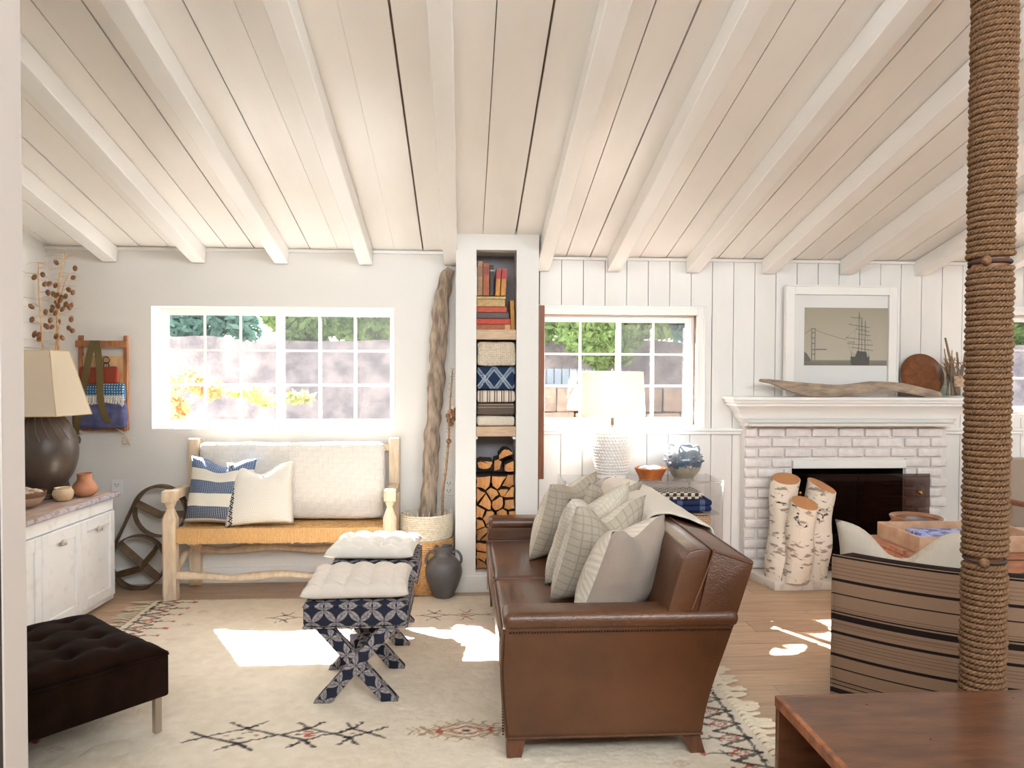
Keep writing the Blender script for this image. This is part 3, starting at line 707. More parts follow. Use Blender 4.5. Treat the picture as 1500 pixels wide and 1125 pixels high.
for k, (x, y) in enumerate([(82, 385), (111, 394), (105, 407), (61, 403), (52, 408), (67, 418), (72, 417), (79, 419), (76, 432), (98, 425), (107, 430), (76, 452), (82, 434), (93, 435), (90, 442), (84, 450), (97, 448), (101, 449), (74, 431), (80, 444), (43, 451), (68, 460), (78, 457), (82, 461), (104, 470), (47, 471), (74, 472), (70, 481), (83, 474), (79, 482), (98, 483), (104, 487), (48, 493), (60, 494), (83, 496), (92, 498), (55, 500), (91, 455), (87, 437), (103, 452)]):
    link('seed_pod', podm, db, Dp(x, y)+Vector((0, random.uniform(-.03, .03), 0)), (random.uniform(-.8, .8), random.uniform(-.8, .8), 0), (random.uniform(.8, 1.0), random.uniform(.8, 1.0), random.uniform(1.15, 1.5)))

# ------------------------------------------------------------ old pack frame on the wall
pk = thing('wooden_pack_frame', 'old wooden pack frame with olive straps hung on the wall left of the window', 'pack frame', (-2.42, 5.285, 1.055))
wm = M('old_pine', (164, 108, 66), (124, 76, 46), rough=.6, nscale=12, stretch=(3, 3, .6))
for x in (-.152, .140):
    b = NB(); rbox(b, x, x+.026, -.01, .02, 0, .635, .003, 1); obj('side_post', b, wm, pk)
b = NB(); rbox(b, -.165, .170, -.026, -.008, .555, .600, .004, 1); obj('crossbar', b, wm, pk)
b = NB(); rbox(b, -.13, .155, -.022, -.008, -.005, .025, .004, 1); obj('crossbar', b, wm, pk)
b = NB(); rbox(b, -.126, .142, -.004, .012, .03, .50, .002, 1); obj('back_panel', b, M('pale_pine', (206, 170, 126), (190, 150, 104), rough=.7, nscale=10, stretch=(4, 4, 1)), pk)
def bundle(name, x0, x1, z0, z1, y, th, m, parent, jit=.008, seed=0):
    b = NB(); rbox(b, x0, x1, y-th, y, z0, z1, min(th, z1-z0)*.45, 4); bmesh.ops.subdivide_edges(b, edges=[e for e in b.edges if e.calc_length() > .05], cuts=5, use_grid_fill=True); jitter(b, jit, 12, seed)
    return obj(name, b, m, parent, 60)
bundle('red_cloth', -.13, .12, .305, .425, -.005, .05, fabric('rust_cloth', (150, 66, 44), (128, 52, 36), 400), pk, .007, 2)
t = NT('dotted_blue_cloth'); v = t.coord('Object', (1, 1, 1)); vo = t.n('ShaderNodeTexVoronoi', voronoi_dimensions='2D'); vo.inputs['Scale'].default_value = 58; vo.inputs['Randomness'].default_value = .15; mq = t.n('ShaderNodeMapping'); mq.inputs['Rotation'].default_value = (PI/2, 0, 0); t.l(v, mq.inputs[0]); t.l(mq.outputs[0], vo.inputs['Vector'])
t.col(t.mix(t.math('LESS_THAN', vo.outputs['Distance'], .22), lin((40, 92, 130)), lin((200, 214, 220)))); t.b.inputs['Roughness'].default_value = .9
b2 = bundle('blue_dotted_cloth', -.115, .165, .195, .315, -.005, .055, t.m, pk, .008, 5)
b = NB()
for k in range(26):
    x = -.08+k*.0098; tube(b, [(x, -.068, .235), (x+random.uniform(-.003, .003), -.075, .20), (x+random.uniform(-.006, .006), -.074, .155+random.uniform(0, .02))], .0035, 5)
obj('white_fringe', b, mt['offwhite'], pk, 60)
bundle('dark_blue_bundle', -.165, .175, .015, .20, -.008, .075, M('indigo_cloth', (54, 56, 92), (84, 88, 124), rough=.95, nscale=16, bump=.004, bscale=30), pk, .012, 9)
om = fabric('olive_webbing', (112, 96, 56), (92, 78, 44), 600)
b = NB()
for pts in ([(-.045, -.035, .60), (-.065, -.075, .42), (-.10, -.095, .18), (-.135, -.088, .0), (-.14, -.03, -.03)], [(-.02, -.035, .60), (.015, -.075, .40), (.03, -.095, .20), (.07, -.088, .06), (.10, -.04, .015)]):
    P_ = spline([Vector(p) for p in pts], 6)
    for i in range(len(P_)-1):
        a, c = P_[i], P_[i+1]; o_ = Vector((.022, 0, 0)); y_ = Vector((0, .004, 0))
        v_ = [b.verts.new(q) for q in (a-o_, a+o_, c+o_, c-o_, a-o_+y_, a+o_+y_, c+o_+y_, c-o_+y_)]
        for q in ((0, 1, 2, 3), (7, 6, 5, 4), (0, 4, 5, 1), (1, 5, 6, 2), (2, 6, 7, 3), (3, 7, 4, 0)): b.faces.new([v_[i] for i in q])
bmesh.ops.remove_doubles(b, verts=b.verts, dist=.0002)
obj('shoulder_strap', b, om, pk)
b = NB(); wob_tube(b, [(.10, -.03, .015), (.16, -.03, -.03), (.18, -.03, -.08), (.14, -.03, -.09), (.15, -.03, -.045), (.19, -.03, -.10)], [.004, .004, .003], 6, amp=.002)
obj('cord', b, M('hemp_cord', (190, 164, 130), rough=.9), pk, 60)
b = NB(); lathe(b, [(.0001, 0), (.024, .004), (.03, .03), (.022, .055), (.0001, .06)], 16); obj('tin_cup', b, M('dark_tin', (90, 84, 80), rough=.4, metal=.7), pk, 50, loc=(-.15, -.05, -.09))
b = NB(); tube(b, [(.03+.022*math.cos(a), -.01, .47+.022*math.sin(a)) for a in [k*PI/8 for k in range(17)]], .003, 5); tube(b, [(.03+.018*math.cos(a), -.01, .435+.018*math.sin(a)) for a in [k*PI/8 for k in range(17)]], .003, 5)
obj('metal_ring', b, M('dark_iron', (60, 52, 48), rough=.5, metal=.8), pk, 60)

# ------------------------------------------------------------ bentwood hoops
hp = thing('bentwood_hoops', 'pair of dark bentwood rings strapped in a figure of eight leaning by the bench', 'wooden hoops', (-2.09, 5.2, 0))
def band(b, pts, wd, th=.006, dirn=Vector((0, 1, 0)), closed=False):
    P_ = [Vector(p) for p in pts]; N = len(P_); R = []
    for i in range(N):
        d = (P_[(i+1) % N]-P_[i-1]) if closed else (P_[min(i+1, N-1)]-P_[max(i-1, 0)])
        n = d.cross(dirn).normalized()*th/2; w_ = dirn*wd/2
        R.append([b.verts.new(P_[i]+q) for q in (-w_-n, w_-n, w_+n, -w_+n)])
    for i in range(N if closed else N-1):
        A, B_ = R[i], R[(i+1) % N]
        for k in range(4): b.faces.new((A[k], A[(k+1) % 4], B_[(k+1) % 4], B_[k]))
    if not closed: b.faces.new(R[0]); b.faces.new(R[-1][::-1])
c1, r1, c2, r2 = (.075, .52), .165, (-.070, .185), .175
def circ(c, r, a0=0, a1=2*PI, n=40, y=0): return [(c[0]+r*math.cos(a0+(a1-a0)*i/n), y, c[1]+r*math.sin(a0+(a1-a0)*i/n)) for i in range(n+(0 if abs(a1-a0-2*PI) < 1e-6 else 1))]
b = NB(); band(b, circ(c1, r1), .055, .009, closed=True); obj('ring', b, mt['hoop'], hp, 40)
b = NB(); band(b, circ(c2, r2), .055, .009, closed=True); obj('ring', b, mt['hoop'], hp, 40)
b = NB()
a_ = math.atan2(c1[1]-c2[1], c1[0]-c2[0])+PI/2
band(b, circ(c1, r1+.010, a_-.5-PI*.6, a_, 24)[:]+circ(c2, r2+.010, a_, a_+PI*.75, 24), .05, .009); obj('outer_band', b, mt['hoop'], hp, 40)
b = NB(); band(b, [(c1[0]+r1*math.cos(2.9), 0, c1[1]+r1*math.sin(2.9)+.02), (c1[0], -.01, c1[1]-.02), (c1[0]+r1*.97, 0, c1[1]-.02)], .05, .008, Vector((.25, .6, .75)).normalized()); obj('cross_strap', b, mt['hoop'], hp, 40)
b = NB(); band(b, [(c2[0]-.12, 0, c2[1]+.12), (c2[0], -.02, c2[1]+.02), (c2[0]+.13, 0, c2[1]-.11)], .05, .008, Vector((.4, .7, .6)).normalized()); obj('cross_strap', b, mt['hoop'], hp, 40)
b = NB(); band(b, [(c2[0]-.15, 0, c2[1]-.09), (c2[0]+.02, -.03, c2[1]-.04), (c2[0]+.11, -.02, c2[1]+.07), (c2[0]+.13, 0, c2[1]+.115)], .05, .008, Vector((-.4, .7, .6)).normalized()); obj('cross_strap', b, mt['hoop'], hp, 40)

# outlets
def outlet(loc, ry, lab):
    o = thing('wall_outlet', lab, 'outlet', loc, ry); b = NB(); rbox(b, -.037, .037, -.006, 0, -.06, .06, .003, 1); obj('cover_plate', b, mt['trim'], o)
    for dz in (-.027, .027):
        b = NB(); box(b, -.012, -.008, -.0075, -.005, dz-.007, dz+.007); box(b, .008, .012, -.0075, -.005, dz-.007, dz+.007); box(b, -.003, .003, -.0075, -.005, dz-.016, dz-.010); s = obj('socket', b, M('socket_slot', (90, 86, 84), rough=.5), o)
outlet((-.105, 5.329, .655), 0, 'white wall outlet between the driftwood trunk and the niche column')
outlet((-2.35, 5.329, .655), 0, 'white wall outlet just above the right end of the sideboard')

# ------------------------------------------------------------ pillows
def pillow_mesh(name, w, h, t, mats, chop=0, pinch=.07, n=22, seed=0, wr=.006, dent=0):
    b = NB(); uvl = b.loops.layers.uv.new('UVMap'); G = {}
    for side in (-1, 1):
        for i in range(n+1):
            for j in range(n+1):
                u, v = 2*i/n-1, 2*j/n-1
                if side == 1 and (i in (0, n) or j in (0, n)): G[side, i, j] = G[-1, i, j]; continue
                x = u*w/2*(1-pinch*(1-v*v)); z = h/2+v*h/2*(1-pinch*(1-u*u))
                th = t/2*((1-abs(u)**2.6)*(1-abs(v)**2.6))**.55*(1-.18*v)
                z -= chop*math.exp(-(u/.42)**2)*max(0, v)**1.3
                y = side*th+dent*math.exp(-(u*u+v*v)*3)*(-side)
                nz = noise.noise_vector(Vector((x*7+seed, z*7, side*3)))*wr*2+noise.noise_vector(Vector((x*18+seed, z*18, side*5)))*wr*.6
                e = min(1, (1-max(abs(u), abs(v)))*5)
                G[side, i, j] = b.verts.new((x+nz.x*e, y+nz.y*e, z+nz.z*.5*e))
    for side in (-1, 1):
        for i in range(n):
            for j in range(n):
                q = [(i, j), (i+1, j), (i+1, j+1), (i, j+1)]
                if side == 1: q = q[::-1]
                f = b.faces.new([G[side, a, c] for a, c in q]); f.material_index = 0 if side == -1 or len(mats) == 1 else 1
                for lp, (a, c) in zip(f.loops, q): lp[uvl].uv = (a/n, c/n)
    return mesh(name, b, mats, 180, recalc=False)
def pillow(label, w, h, t, mats, loc, yaw_, lean, roll_=0, cat='pillow', group=None, name='throw_pillow', seam=None, **k):
    me = pillow_mesh(name, w, h, t, mats, **k)
    o = link(name, me, None, loc, (lean, roll_, yaw_)); tag(o, label, cat, group)
    if seam:
        b = NB(); pts = []; n = 24
        e = [(-1+2*i/n, 1) for i in range(n)]+[(1, 1-2*i/n) for i in range(n)]+[(1-2*i/n, -1) for i in range(n)]+[(-1, -1+2*i/n) for i in range(n+1)]
        for u, v in e:
            pinch = k.get('pinch', .07); x = u*w/2*(1-pinch*(1-v*v)); z = h/2+v*h/2*(1-pinch*(1-u*u))-k.get('chop', 0)*math.exp(-(u/.42)**2)*max(0, v)**1.3
            pts.append((x, 0, z))
        tube(b, pts, .0035, 5); obj('piping', b, seam, o, 60)
    return o
def uvt(t, sx=1, sy=1):
    u = t.n('ShaderNodeUVMap', uv_map='UVMap').outputs[0]; mp = t.n('ShaderNodeMapping'); mp.inputs['Scale'].default_value = (sx, sy, 1); t.l(u, mp.inputs[0])
    s_ = t.n('ShaderNodeSeparateXYZ'); t.l(mp.outputs[0], s_.inputs[0]); return s_.outputs[0], s_.outputs[1], mp.outputs[0]
def fin(t, h=None, amt=.001):
    t.b.inputs['Roughness'].default_value = .92; t.b.inputs['Specular IOR Level'].default_value = .15
    if h is not None: t.bump(h, amt)
    return t.m
t = NT('blue_white_striped_cotton'); U_, V_, vec = uvt(t)
f = t.ramp(V_, [(0, (0, 0, 0, 1)), (.055, (1, 1, 1, 1)), (.245, (0, 0, 0, 1)), (.445, (1, 1, 1, 1)), (.645, (0, 0, 0, 1)), (.83, (1, 1, 1, 1))], 'CONSTANT')
gx = t.math('LESS_THAN', t.math('FRACT', t.math('MULTIPLY', U_, 32)), .22); gy = t.math('LESS_THAN', t.math('FRACT', t.math('MULTIPLY', V_, 42)), .22)
gr = t.math('MULTIPLY', t.math('MAXIMUM', gx, gy), .42)
blue = t.mix(gr, t.mix(V_, lin((34, 42, 66)), lin((62, 92, 134))), lin((216, 222, 228)))
t.col(t.mix(f, lin((232, 226, 214)), blue)); mt['bluestripe'] = fin(t, t.math('MAXIMUM', gx, gy), .001)
t = NT('speckled_offwhite_weave'); U_, V_, vec = uvt(t)
a_ = t.math('FRACT', t.math('ADD', t.math('MULTIPLY', U_, 30), t.math('MULTIPLY', t.math('FLOOR', t.math('MULTIPLY', V_, 34)), .5))); q_ = t.math('FRACT', t.math('MULTIPLY', V_, 34))
dk = t.math('MULTIPLY', t.math('LESS_THAN', t.math('ABSOLUTE', t.math('SUBTRACT', a_, .5)), .2), t.math('LESS_THAN', t.math('ABSOLUTE', t.math('SUBTRACT', q_, .5)), .22))
cc = t.mix(t.math('MULTIPLY', dk, .38), lin((230, 224, 214)), lin((160, 150, 140)))
z1 = t.math('PINGPONG', t.math('MULTIPLY', V_, 13), .5); 
bd = t.math('LESS_THAN', t.math('ABSOLUTE', t.math('SUBTRACT', U_, .075)), .055)
zz = t.math('LESS_THAN', t.math('ABSOLUTE', t.math('SUBTRACT', t.math('ADD', t.math('MULTIPLY', z1, .10), .048), U_)), .016)
zz2 = t.math('LESS_THAN', t.math('ABSOLUTE', t.math('SUBTRACT', t.math('SUBTRACT', .102, t.math('MULTIPLY', z1, .10)), U_)), .008)
cc = t.mix(t.math('MULTIPLY', bd, 1), cc, lin((226, 220, 212)))
cc = t.mix(t.math('MULTIPLY', t.math('MAXIMUM', zz, zz2), bd), cc, lin((62, 60, 68)))
t.col(cc); mt['speck'] = fin(t, dk, -.0012)
t = NT('plaid_beige_linen'); U_, V_, vec = uvt(t)
ns = t.noise(vec, 60, 2)
g = t.math('MAXIMUM', t.math('LESS_THAN', t.math('FRACT', t.math('MULTIPLY', U_, 13)), .16), t.math('LESS_THAN', t.math('FRACT', t.math('MULTIPLY', V_, 13)), .16))
g = t.math('MULTIPLY', g, .42); cc = t.mix(g, t.mix(ns, lin((176, 166, 150)), lin((160, 150, 134))), lin((120, 108, 98))); t.col(cc); mt['plaid'] = fin(t, t.math('ADD', ns, t.math('MULTIPLY', V_, 0)), .0015)
t = NT('quilted_cream'); U_, V_, vec = uvt(t)
x = t.n('ShaderNodeTexVoronoi'); x.inputs['Scale'].default_value = 24; x.inputs['Randomness'].default_value = .25; t.l(vec, x.inputs['Vector'])
t.col(t.mix(x.outputs['Distance'], lin((206, 198, 184)), lin((172, 163, 146)))); mt['quilt'] = fin(t, x.outputs['Distance'], -.004)
t = NT('diamond_chenille_cream'); U_, V_, vec = uvt(t)
dd = t.math('ADD', t.math('PINGPONG', t.math('MULTIPLY', U_, 2), .5), t.math('PINGPONG', t.math('MULTIPLY', V_, 2), .5)); st = t.math('PINGPONG', t.math('MULTIPLY', dd, 7), .5)
t.col(t.mix(st, lin((206, 196, 182)), lin((172, 160, 144)))); mt['diamond'] = fin(t, st, .003)
mt['taupe'] = fabric('taupe_linen', (160, 145, 132), (148, 133, 120), 420, .0008)

# ------------------------------------------------------------ bench
bn = thing('rustic_bench', 'whitewashed wooden bench with woven rush seat under the left window', 'bench', (-1.16, 4.96, 0))
for x, s in ((-.70, 0), (.685, 1)):
    b = NB(); r = .042
    q = [(r, 0), (r, .50), (r*1.02, .52), (r*.45, .585), (r*.72, .62), (r*.72, .64)]
    A = []
    for rr, z in q: A.append([b.verts.new((x+rr*sx, rr*sy, z)) for sx, sy in ((-1, -.7), (-.7, -1), (.7, -1), (1, -.7), (1, .7), (.7, 1), (-.7, 1), (-1, .7))])
    for i in range(len(A)-1):
        for k in range(8): b.faces.new((A[i][k], A[i][(k+1) % 8], A[i+1][(k+1) % 8], A[i+1][k]))
    b.faces.new(A[0][::-1]); b.faces.new(A[-1]); jitter(b, .004, 5, x); obj('front_leg', b, mt['palewood'], bn, 25)
    b = NB(); rbox(b, x-.04, x+.04, -.05, .04, .625, .70, .008, 2); rbox(b, x-.036+.002, x+.036, .03, .33, .632, .69, .010, 2); jitter(b, .005, 6, x); obj('arm', b, mt['palewood'], bn, 25)
for x in (-.655, .685):
    b = NB(); rbox(b, x-.036, x+.036, .29, .36, 0, 1.0, .008, 2); bmesh.ops.subdivide_edges(b, edges=[e for e in b.edges if e.calc_length() > .3], cuts=4); jitter(b, .005, 4, x+4); obj('back_post', b, mt['palewood'], bn, 25)
def wavy(name, y, z, x0, x1, r, seed):
    b = NB(); wob_tube(b, [(x0+(x1-x0)*i/8, y, z+.011*math.sin(i*1.7+seed)) for i in range(9)], [r*(1+.22*math.sin(i*2.1+seed)) for i in range(9)], 10, .75, .002); return obj(name, b, mt['palewood'], bn, 50)
wavy('stretcher', 0, .145, -.66, .65, .026, 1); wavy('stretcher', .32, .245, -.63, .65, .024, 3); wavy('back_rail', .325, .93, -.62, .65, .026, 2)
for x in (-.685, .685):
    b = NB(); wob_tube(b, [(x, .03, .17), (x, .1, .19), (x, .2, .235), (x, .30, .245)], [.024, .02, .022, .02], 8, amp=.002); obj('side_stretcher', b, mt['palewood'], bn, 50)
# rush seat: frame wrapped by strands
b = NB(); rbox(b, -.66, .65, -.02, .32, .375, .452, .012, 2); st_ = obj('seat', b, M('rush_top', (206, 164, 106), (180, 134, 78), rough=.8, nscale=60, stretch=(1, .3, 1), bump=.003, bscale=120), bn, 40)
b = NB()
for k in range(118):
    x = -.655+k*.01112; j = random.uniform(-.0015, .0015)
    box(b, x, x+.0095, -.029+j, -.015, .362+random.uniform(-.006, .006), .457)
    box(b, x, x+.0095, -.029, .02+random.uniform(0, .03), .450, .4585+j)
sr = obj('rush_wrapping', b, mt['straw'], bn); sr['kind'] = 'stuff'
# back cushion
t = NT('white_textured_cotton'); v = t.coord(); x = t.n('ShaderNodeTexChecker'); x.inputs['Scale'].default_value = 24; t.l(v, x.inputs[0])
wv = t.n('ShaderNodeTexWave', bands_direction='X'); wv.inputs['Scale'].default_value = 30; t.l(v, wv.inputs[0]); wz = t.n('ShaderNodeTexWave', bands_direction='Z'); wz.inputs['Scale'].default_value = 30; t.l(v, wz.inputs[0])
hh = t.math('ADD', t.math('MULTIPLY', x.outputs['Fac'], wv.outputs['Fac']), t.math('MULTIPLY', t.math('SUBTRACT', 1, x.outputs['Fac']), wz.outputs['Fac']))
t.col(lin((233, 227, 219))); mt['bcush'] = fin(t, hh, .0016)
b = NB(); rbox(b, -.60, .625, -.055, .055, 0, .515, .045, 4); bmesh.ops.subdivide_edges(b, edges=[e for e in b.edges if e.calc_length() > .08], cuts=7, use_grid_fill=True); jitter(b, .012, 5, 4)
tag(obj('bench_cushion', b, mt['bcush'], smooth=180, loc=(-1.165, 5.215, .462), rot=(-.06, 0, 0)), 'long off-white back cushion leaning along the back of the rustic bench', 'cushion')
pillow('blue and white broad-striped pillow at the left end of the rustic bench', .44, .44, .15, [mt['bluestripe']], (-1.60, 5.03, .462), -.12, -.24, .03, chop=.05, seed=3)
pillow('off-white speckled pillow with a black zigzag band, on the rustic bench', .43, .42, .15, [mt['speck']], (-1.31, 4.985, .462), .10, -.30, -.02, chop=.07, seed=8)

# ------------------------------------------------------------ driftwood trunk, twig, baskets, amphora
b = NB(); wob_tube(b, [(-.255, 5.12, .02), (-.25, 5.14, .3), (-.238, 5.17, .60), (-.222, 5.2, .95), (-.205, 5.22, 1.18), (-.195, 5.23, 1.33), (-.185, 5.24, 1.5), (-.172, 5.25, 1.72), (-.155, 5.26, 1.95), (-.128, 5.265, 2.09), (-.09, 5.27, 2.165)],
   [.058, .058, .056, .054, .052, .064, .057, .060, .055, .045, .026], 16, .9, .016, 11, 14, 3)
tag(obj('driftwood_log', b, mt['drift'], smooth=60), 'tall weathered grey driftwood trunk leaning in the corner beside the niche column', 'driftwood')
tg = thing('dried_twig', 'thin dry twig with a cluster of pods in front of the driftwood trunk', 'twig', (-.13, 5.1, .4))
b = NB(); tp = [(-.02, .02, 0), (-.01, .02, .25), (.012, .02, .43), (.028, .02, .62), (.03, .02, .74), (.045, .02, .97), (.052, .02, 1.07)]; wob_tube(b, tp, [.009, .009, .007, .006, .003], 7, amp=.002)
for p in spline(tp, 5)[4:]:
    for s in (-1, 1):
        if random.random() < .7: tube(b, [p, p+Vector((s*.018, random.uniform(-.01, .01), .012))], [.0025, .001], 4)
obj('stem', b, mt['twig'], tg, 60)
for x, z in ((.02, .76), (.04, .79), (.06, .775), (.075, .80), (.06, .74), (.075, .76), (.085, .79), (.03, .73), (.045, .705), (.095, .815), (.03, .59), (.098, .56)):
    link('seed_pod', podm, tg, (x, .02+random.uniform(-.02, .02), z), (random.uniform(-1, 1), random.uniform(-1, 1), 0), (1.15,)*3)
bk = thing('rope_basket', 'tall two-tone coiled basket, cream above and tan below, beside the bench', 'basket', (-.245, 5.09, 0))
def coil(b, z0, z1, rf, n=36, pitch=.012, rr=.0065):
    pts = []; turns = int((z1-z0)/pitch)
    for i in range(turns*n+1):
        z = z0+(z1-z0)*i/(turns*n); a = 2*PI*i/n; pts.append((rf(z)*math.cos(a), rf(z)*math.sin(a), z))
    tube(b, pts, rr, 5)
rf = lambda z: .155+.02*math.sin(z/.6*PI)-.0*z
b = NB(); coil(b, .005, .355, rf); lathe(b, [(.0001, .004), (.15, .004), (.168, .18), (.162, .355)], 32, cap=False); obj('lower_body', b, M('tan_rope', (206, 162, 108), (178, 130, 78), rough=.9, nscale=60, bump=.002, bscale=140), bk, 70)
b = NB(); coil(b, .36, .52, lambda z: .160-.0*z+.012*math.sin((z-.36)*16)); lathe(b, [(.158, .355), (.160, .52)], 32, cap=False); obj('upper_band', b, M('cream_rope', (226, 216, 196), (206, 192, 168), rough=.9, nscale=60, bump=.002, bscale=140), bk, 70)
b = NB()
for k in range(26):
    a = 2*PI*k/26; tube(b, [(.158*math.cos(a), .158*math.sin(a), .515), (.162*math.cos(a+.03), .162*math.sin(a+.03), .54+random.uniform(0, .012))], .002, 4)
obj('frayed_rim', b, mt['offwhite'], bk)
am = thing('clay_amphora', 'dark charcoal clay amphora with two handles on the floor by the niche column', 'vase', (-.128, 4.90, 0))
b = NB(); lathe(b, prof([(.0001, 0), (.052, 0), (.058, .015), (.085, .07), (.112, .14), (.117, .19), (.100, .24), (.068, .272), (.056, .285), (.054, .31), (.060, .335), (.055, .342), (.048, .335), (.044, .30), (.05, .27), (.0001, .24)], 5), 40)
obj('body', b, mt['amphora'], am, 50)
for s in (-1, 1):
    b = NB(); tube(b, spline([(s*.054, 0, .300), (s*.085, 0, .306), (s*.108, 0, .278), (s*.112, 0, .245), (s*.102, 0, .222)], 6), .0085, 8); obj('handle', b, mt['amphora'], am, 60)

# ------------------------------------------------------------ niche: books, blankets, firewood
def book(label, x0, x1, z0, z1, col, rot=0, flatb=False, y0=5.09, d=.17, band=None, group=None):
    cxx, czz = (x0+x1)/2, z0
    root = thing('book', label, 'book', (cxx, y0, czz), 0, group); root.rotation_euler = (0, rot, 0)
    w_, h_ = x1-x0, z1-z0; cm = M('book_cover', col, tuple(int(c*.86) for c in col), rough=.55, nscale=60)
    pg = mt['pages']; b = NB(); th = .003
    if flatb:   # lying with its spine to the front
        box(b, -w_/2, w_/2, 0, d, 0, th); box(b, -w_/2, w_/2, 0, d, h_-th, h_); rbox(b, -w_/2, w_/2, -.004, .004, 0, h_, .003, 1); obj('cover', b, cm, root)
        b = NB(); box(b, -w_/2+.004, w_/2-.004, .002, d-.004, th, h_-th); obj('pages', b, pg, root)
    else:
        box(b, -w_/2, -w_/2+th, 0, d, 0, h_); box(b, w_/2-th, w_/2, 0, d, 0, h_); rbox(b, -w_/2, w_/2, -.005, .004, 0, h_, .003, 1); obj('cover', b, cm, root)
        b = NB(); box(b, -w_/2+th, w_/2-th, .003, d-.004, .004, h_-.004); obj('pages', b, pg, root)
    if band:
        b = NB()
        for a, e, c_ in band:
            if flatb: box(b, -w_/2+a*w_, -w_/2+e*w_, -.0056, -.004, .001, h_-.001)
            else: box(b, -w_/2+.0005, w_/2-.0005, -.0062, -.005, a*h_, e*h_)
        obj('spine_label', b, M('spine_label', band[0][2], rough=.5), root)
    return root
mt['pages'] = M('aged_pages', (214, 196, 160), (196, 174, 136), rough=.9, nscale=80)
nz = lambda y: 2.26-(y-366)/222.0
nx = lambda x: .073+(x-697)/222.8
zt = nz(432)
book('thin white book at the far left of the upright row in the niche', nx(697), nx(699.5), zt, nz(390), (220, 216, 208))
book('upright faded tan book, second from left in the niche row', nx(700), nx(707.5), zt, nz(381), (166, 128, 92), band=[(.55, .85, (130, 92, 64))])
book('upright orange brown book, third from left in the niche row', nx(708), nx(717.5), zt, nz(384.5), (166, 88, 44), band=[(.66, .9, (128, 44, 24))])
book('upright black book in the middle of the niche row', nx(718), nx(724), zt, nz(387), (58, 50, 50), band=[(.8, .84, (180, 170, 150))])
book('leaning yellow book with red title band, left of its twin', nx(726), nx(733), zt, nz(392), (204, 136, 62), .05, band=[(.62, .98, (158, 36, 34))])
book('leaning yellow book with red title band, rightmost of the niche row', nx(734), nx(741.5), zt, nz(392), (206, 140, 64), .06, band=[(.62, .98, (158, 36, 34))])
st = [(697, 742, 437, 433, (198, 170, 112)), (697, 741, 448, 437.3, (190, 158, 104)), (697, 743.5, 456.5, 448.3, (190, 72, 40)), (697, 747, 465.5, 456.7, (84, 76, 74)), (697, 749, 474, 465.7, (196, 62, 30)), (697, 750, 482, 474.2, (166, 96, 56))]
lb = ['slim straw-coloured book, topmost of the lying stack in the niche', 'thick straw-coloured cloth book just under the top of the lying stack', 'dull red book third from the top of the lying stack', 'dark grey book in the middle of the lying stack', 'bright orange red book second from the bottom of the lying stack', 'brown leather book at the bottom of the lying stack']
for (x0, x1, y1, y0_, c_), l_ in zip(st, lb):
    book(l_, nx(x0)+.006, nx(x1), nz(y1), nz(y0_), c_, flatb=True, band=[(.82, .97, (204, 150, 90))] if y1 == 482 else None)
book('yellow book standing tilted against the right wall of the niche', nx(749.8), nx(756), nz(482), nz(438), (186, 130, 44), -.045)
def blanket(label, z0, z1, m, folds=2, x0=None, x1=None, jit=.006, seed=0, y0=5.048, name='folded_blanket', d=.22, sub=None):
    x0 = x0 or NX0+.007; x1 = x1 or NX1-.007; n = folds; h = (z1-z0)/n; b = NB()
    for k in range(n): 
        t_ = NB(); rbox(t_, x0, x1, y0, y0+d, z0+h*k, z0+h*(k+1)-.001, min(h*.42, .020), 4); bmesh.ops.subdivide_edges(t_, edges=[e for e in t_.edges if e.calc_length() > .06], cuts=5, use_grid_fill=True); jitter(t_, jit, 9, seed+k); merge(b, t_)
    return tag(obj(name, b, m, smooth=70), label, 'blanket')
t = NT('bobble_knit'); v = t.coord(); x = t.n('ShaderNodeTexVoronoi'); x.inputs['Scale'].default_value = 78; x.inputs['Randomness'].default_value = .35; t.l(v, x.inputs[0])
t.col(t.mix(t.math('MULTIPLY', x.outputs['Distance'], 1.3), lin((240, 230, 212)), lin((196, 178, 152)))); mt['knit'] = fin(t, x.outputs['Distance'], -.012)
blanket('chunky cream bobble-knit blanket, topmost of the niche textiles', nz(535), nz(500), mt['knit'], 1, seed=2, jit=.009)
t = NT('indigo_cross_weave'); v = t.coord(); s_ = t.n('ShaderNodeSeparateXYZ'); t.l(v, s_.inputs[0])
X_ = t.math('MULTIPLY', t.math('SUBTRACT', s_.outputs[0], NX0), 8.4); Z_ = t.math('MULTIPLY', t.math('SUBTRACT', s_.outputs[2], nz(571)), 6.7)
fx = t.math('FRACT', X_); d1 = t.math('ABSOLUTE', t.math('SUBTRACT', fx, Z_)); d2 = t.math('ABSOLUTE', t.math('SUBTRACT', t.math('SUBTRACT', 1, fx), Z_))
def ln_(d): return t.math('MAXIMUM', t.math('COMPARE', d, .05, .02), t.math('COMPARE', d, .12, .02))
f = t.math('MULTIPLY', t.math('MAXIMUM', ln_(d1), ln_(d2)), t.math('GREATER_THAN', t.noise(v, 160, 2), .42))
t.col(t.mix(f, lin((34, 50, 76)), lin((176, 190, 202)))); mt['indigo'] = fin(t, t.noise(v, 300, 2), .001)
blanket('indigo folded blanket with pale crossing lines in the niche', nz(570), nz(536), mt['indigo'], 1, seed=5, jit=.004)
t = NT('ticking_stripe'); v = t.coord(); s_ = t.n('ShaderNodeSeparateXYZ'); t.l(v, s_.inputs[0]); X_ = t.math('FRACT', t.math('MULTIPLY', s_.outputs[0], 21))
t.col(t.mix(stripes_fac(t, X_, [(.2, .09), (.45, .05), (.6, .05), (.85, .02)]), lin((222, 210, 196)), lin((112, 92, 84)))); mt['tick'] = fin(t)
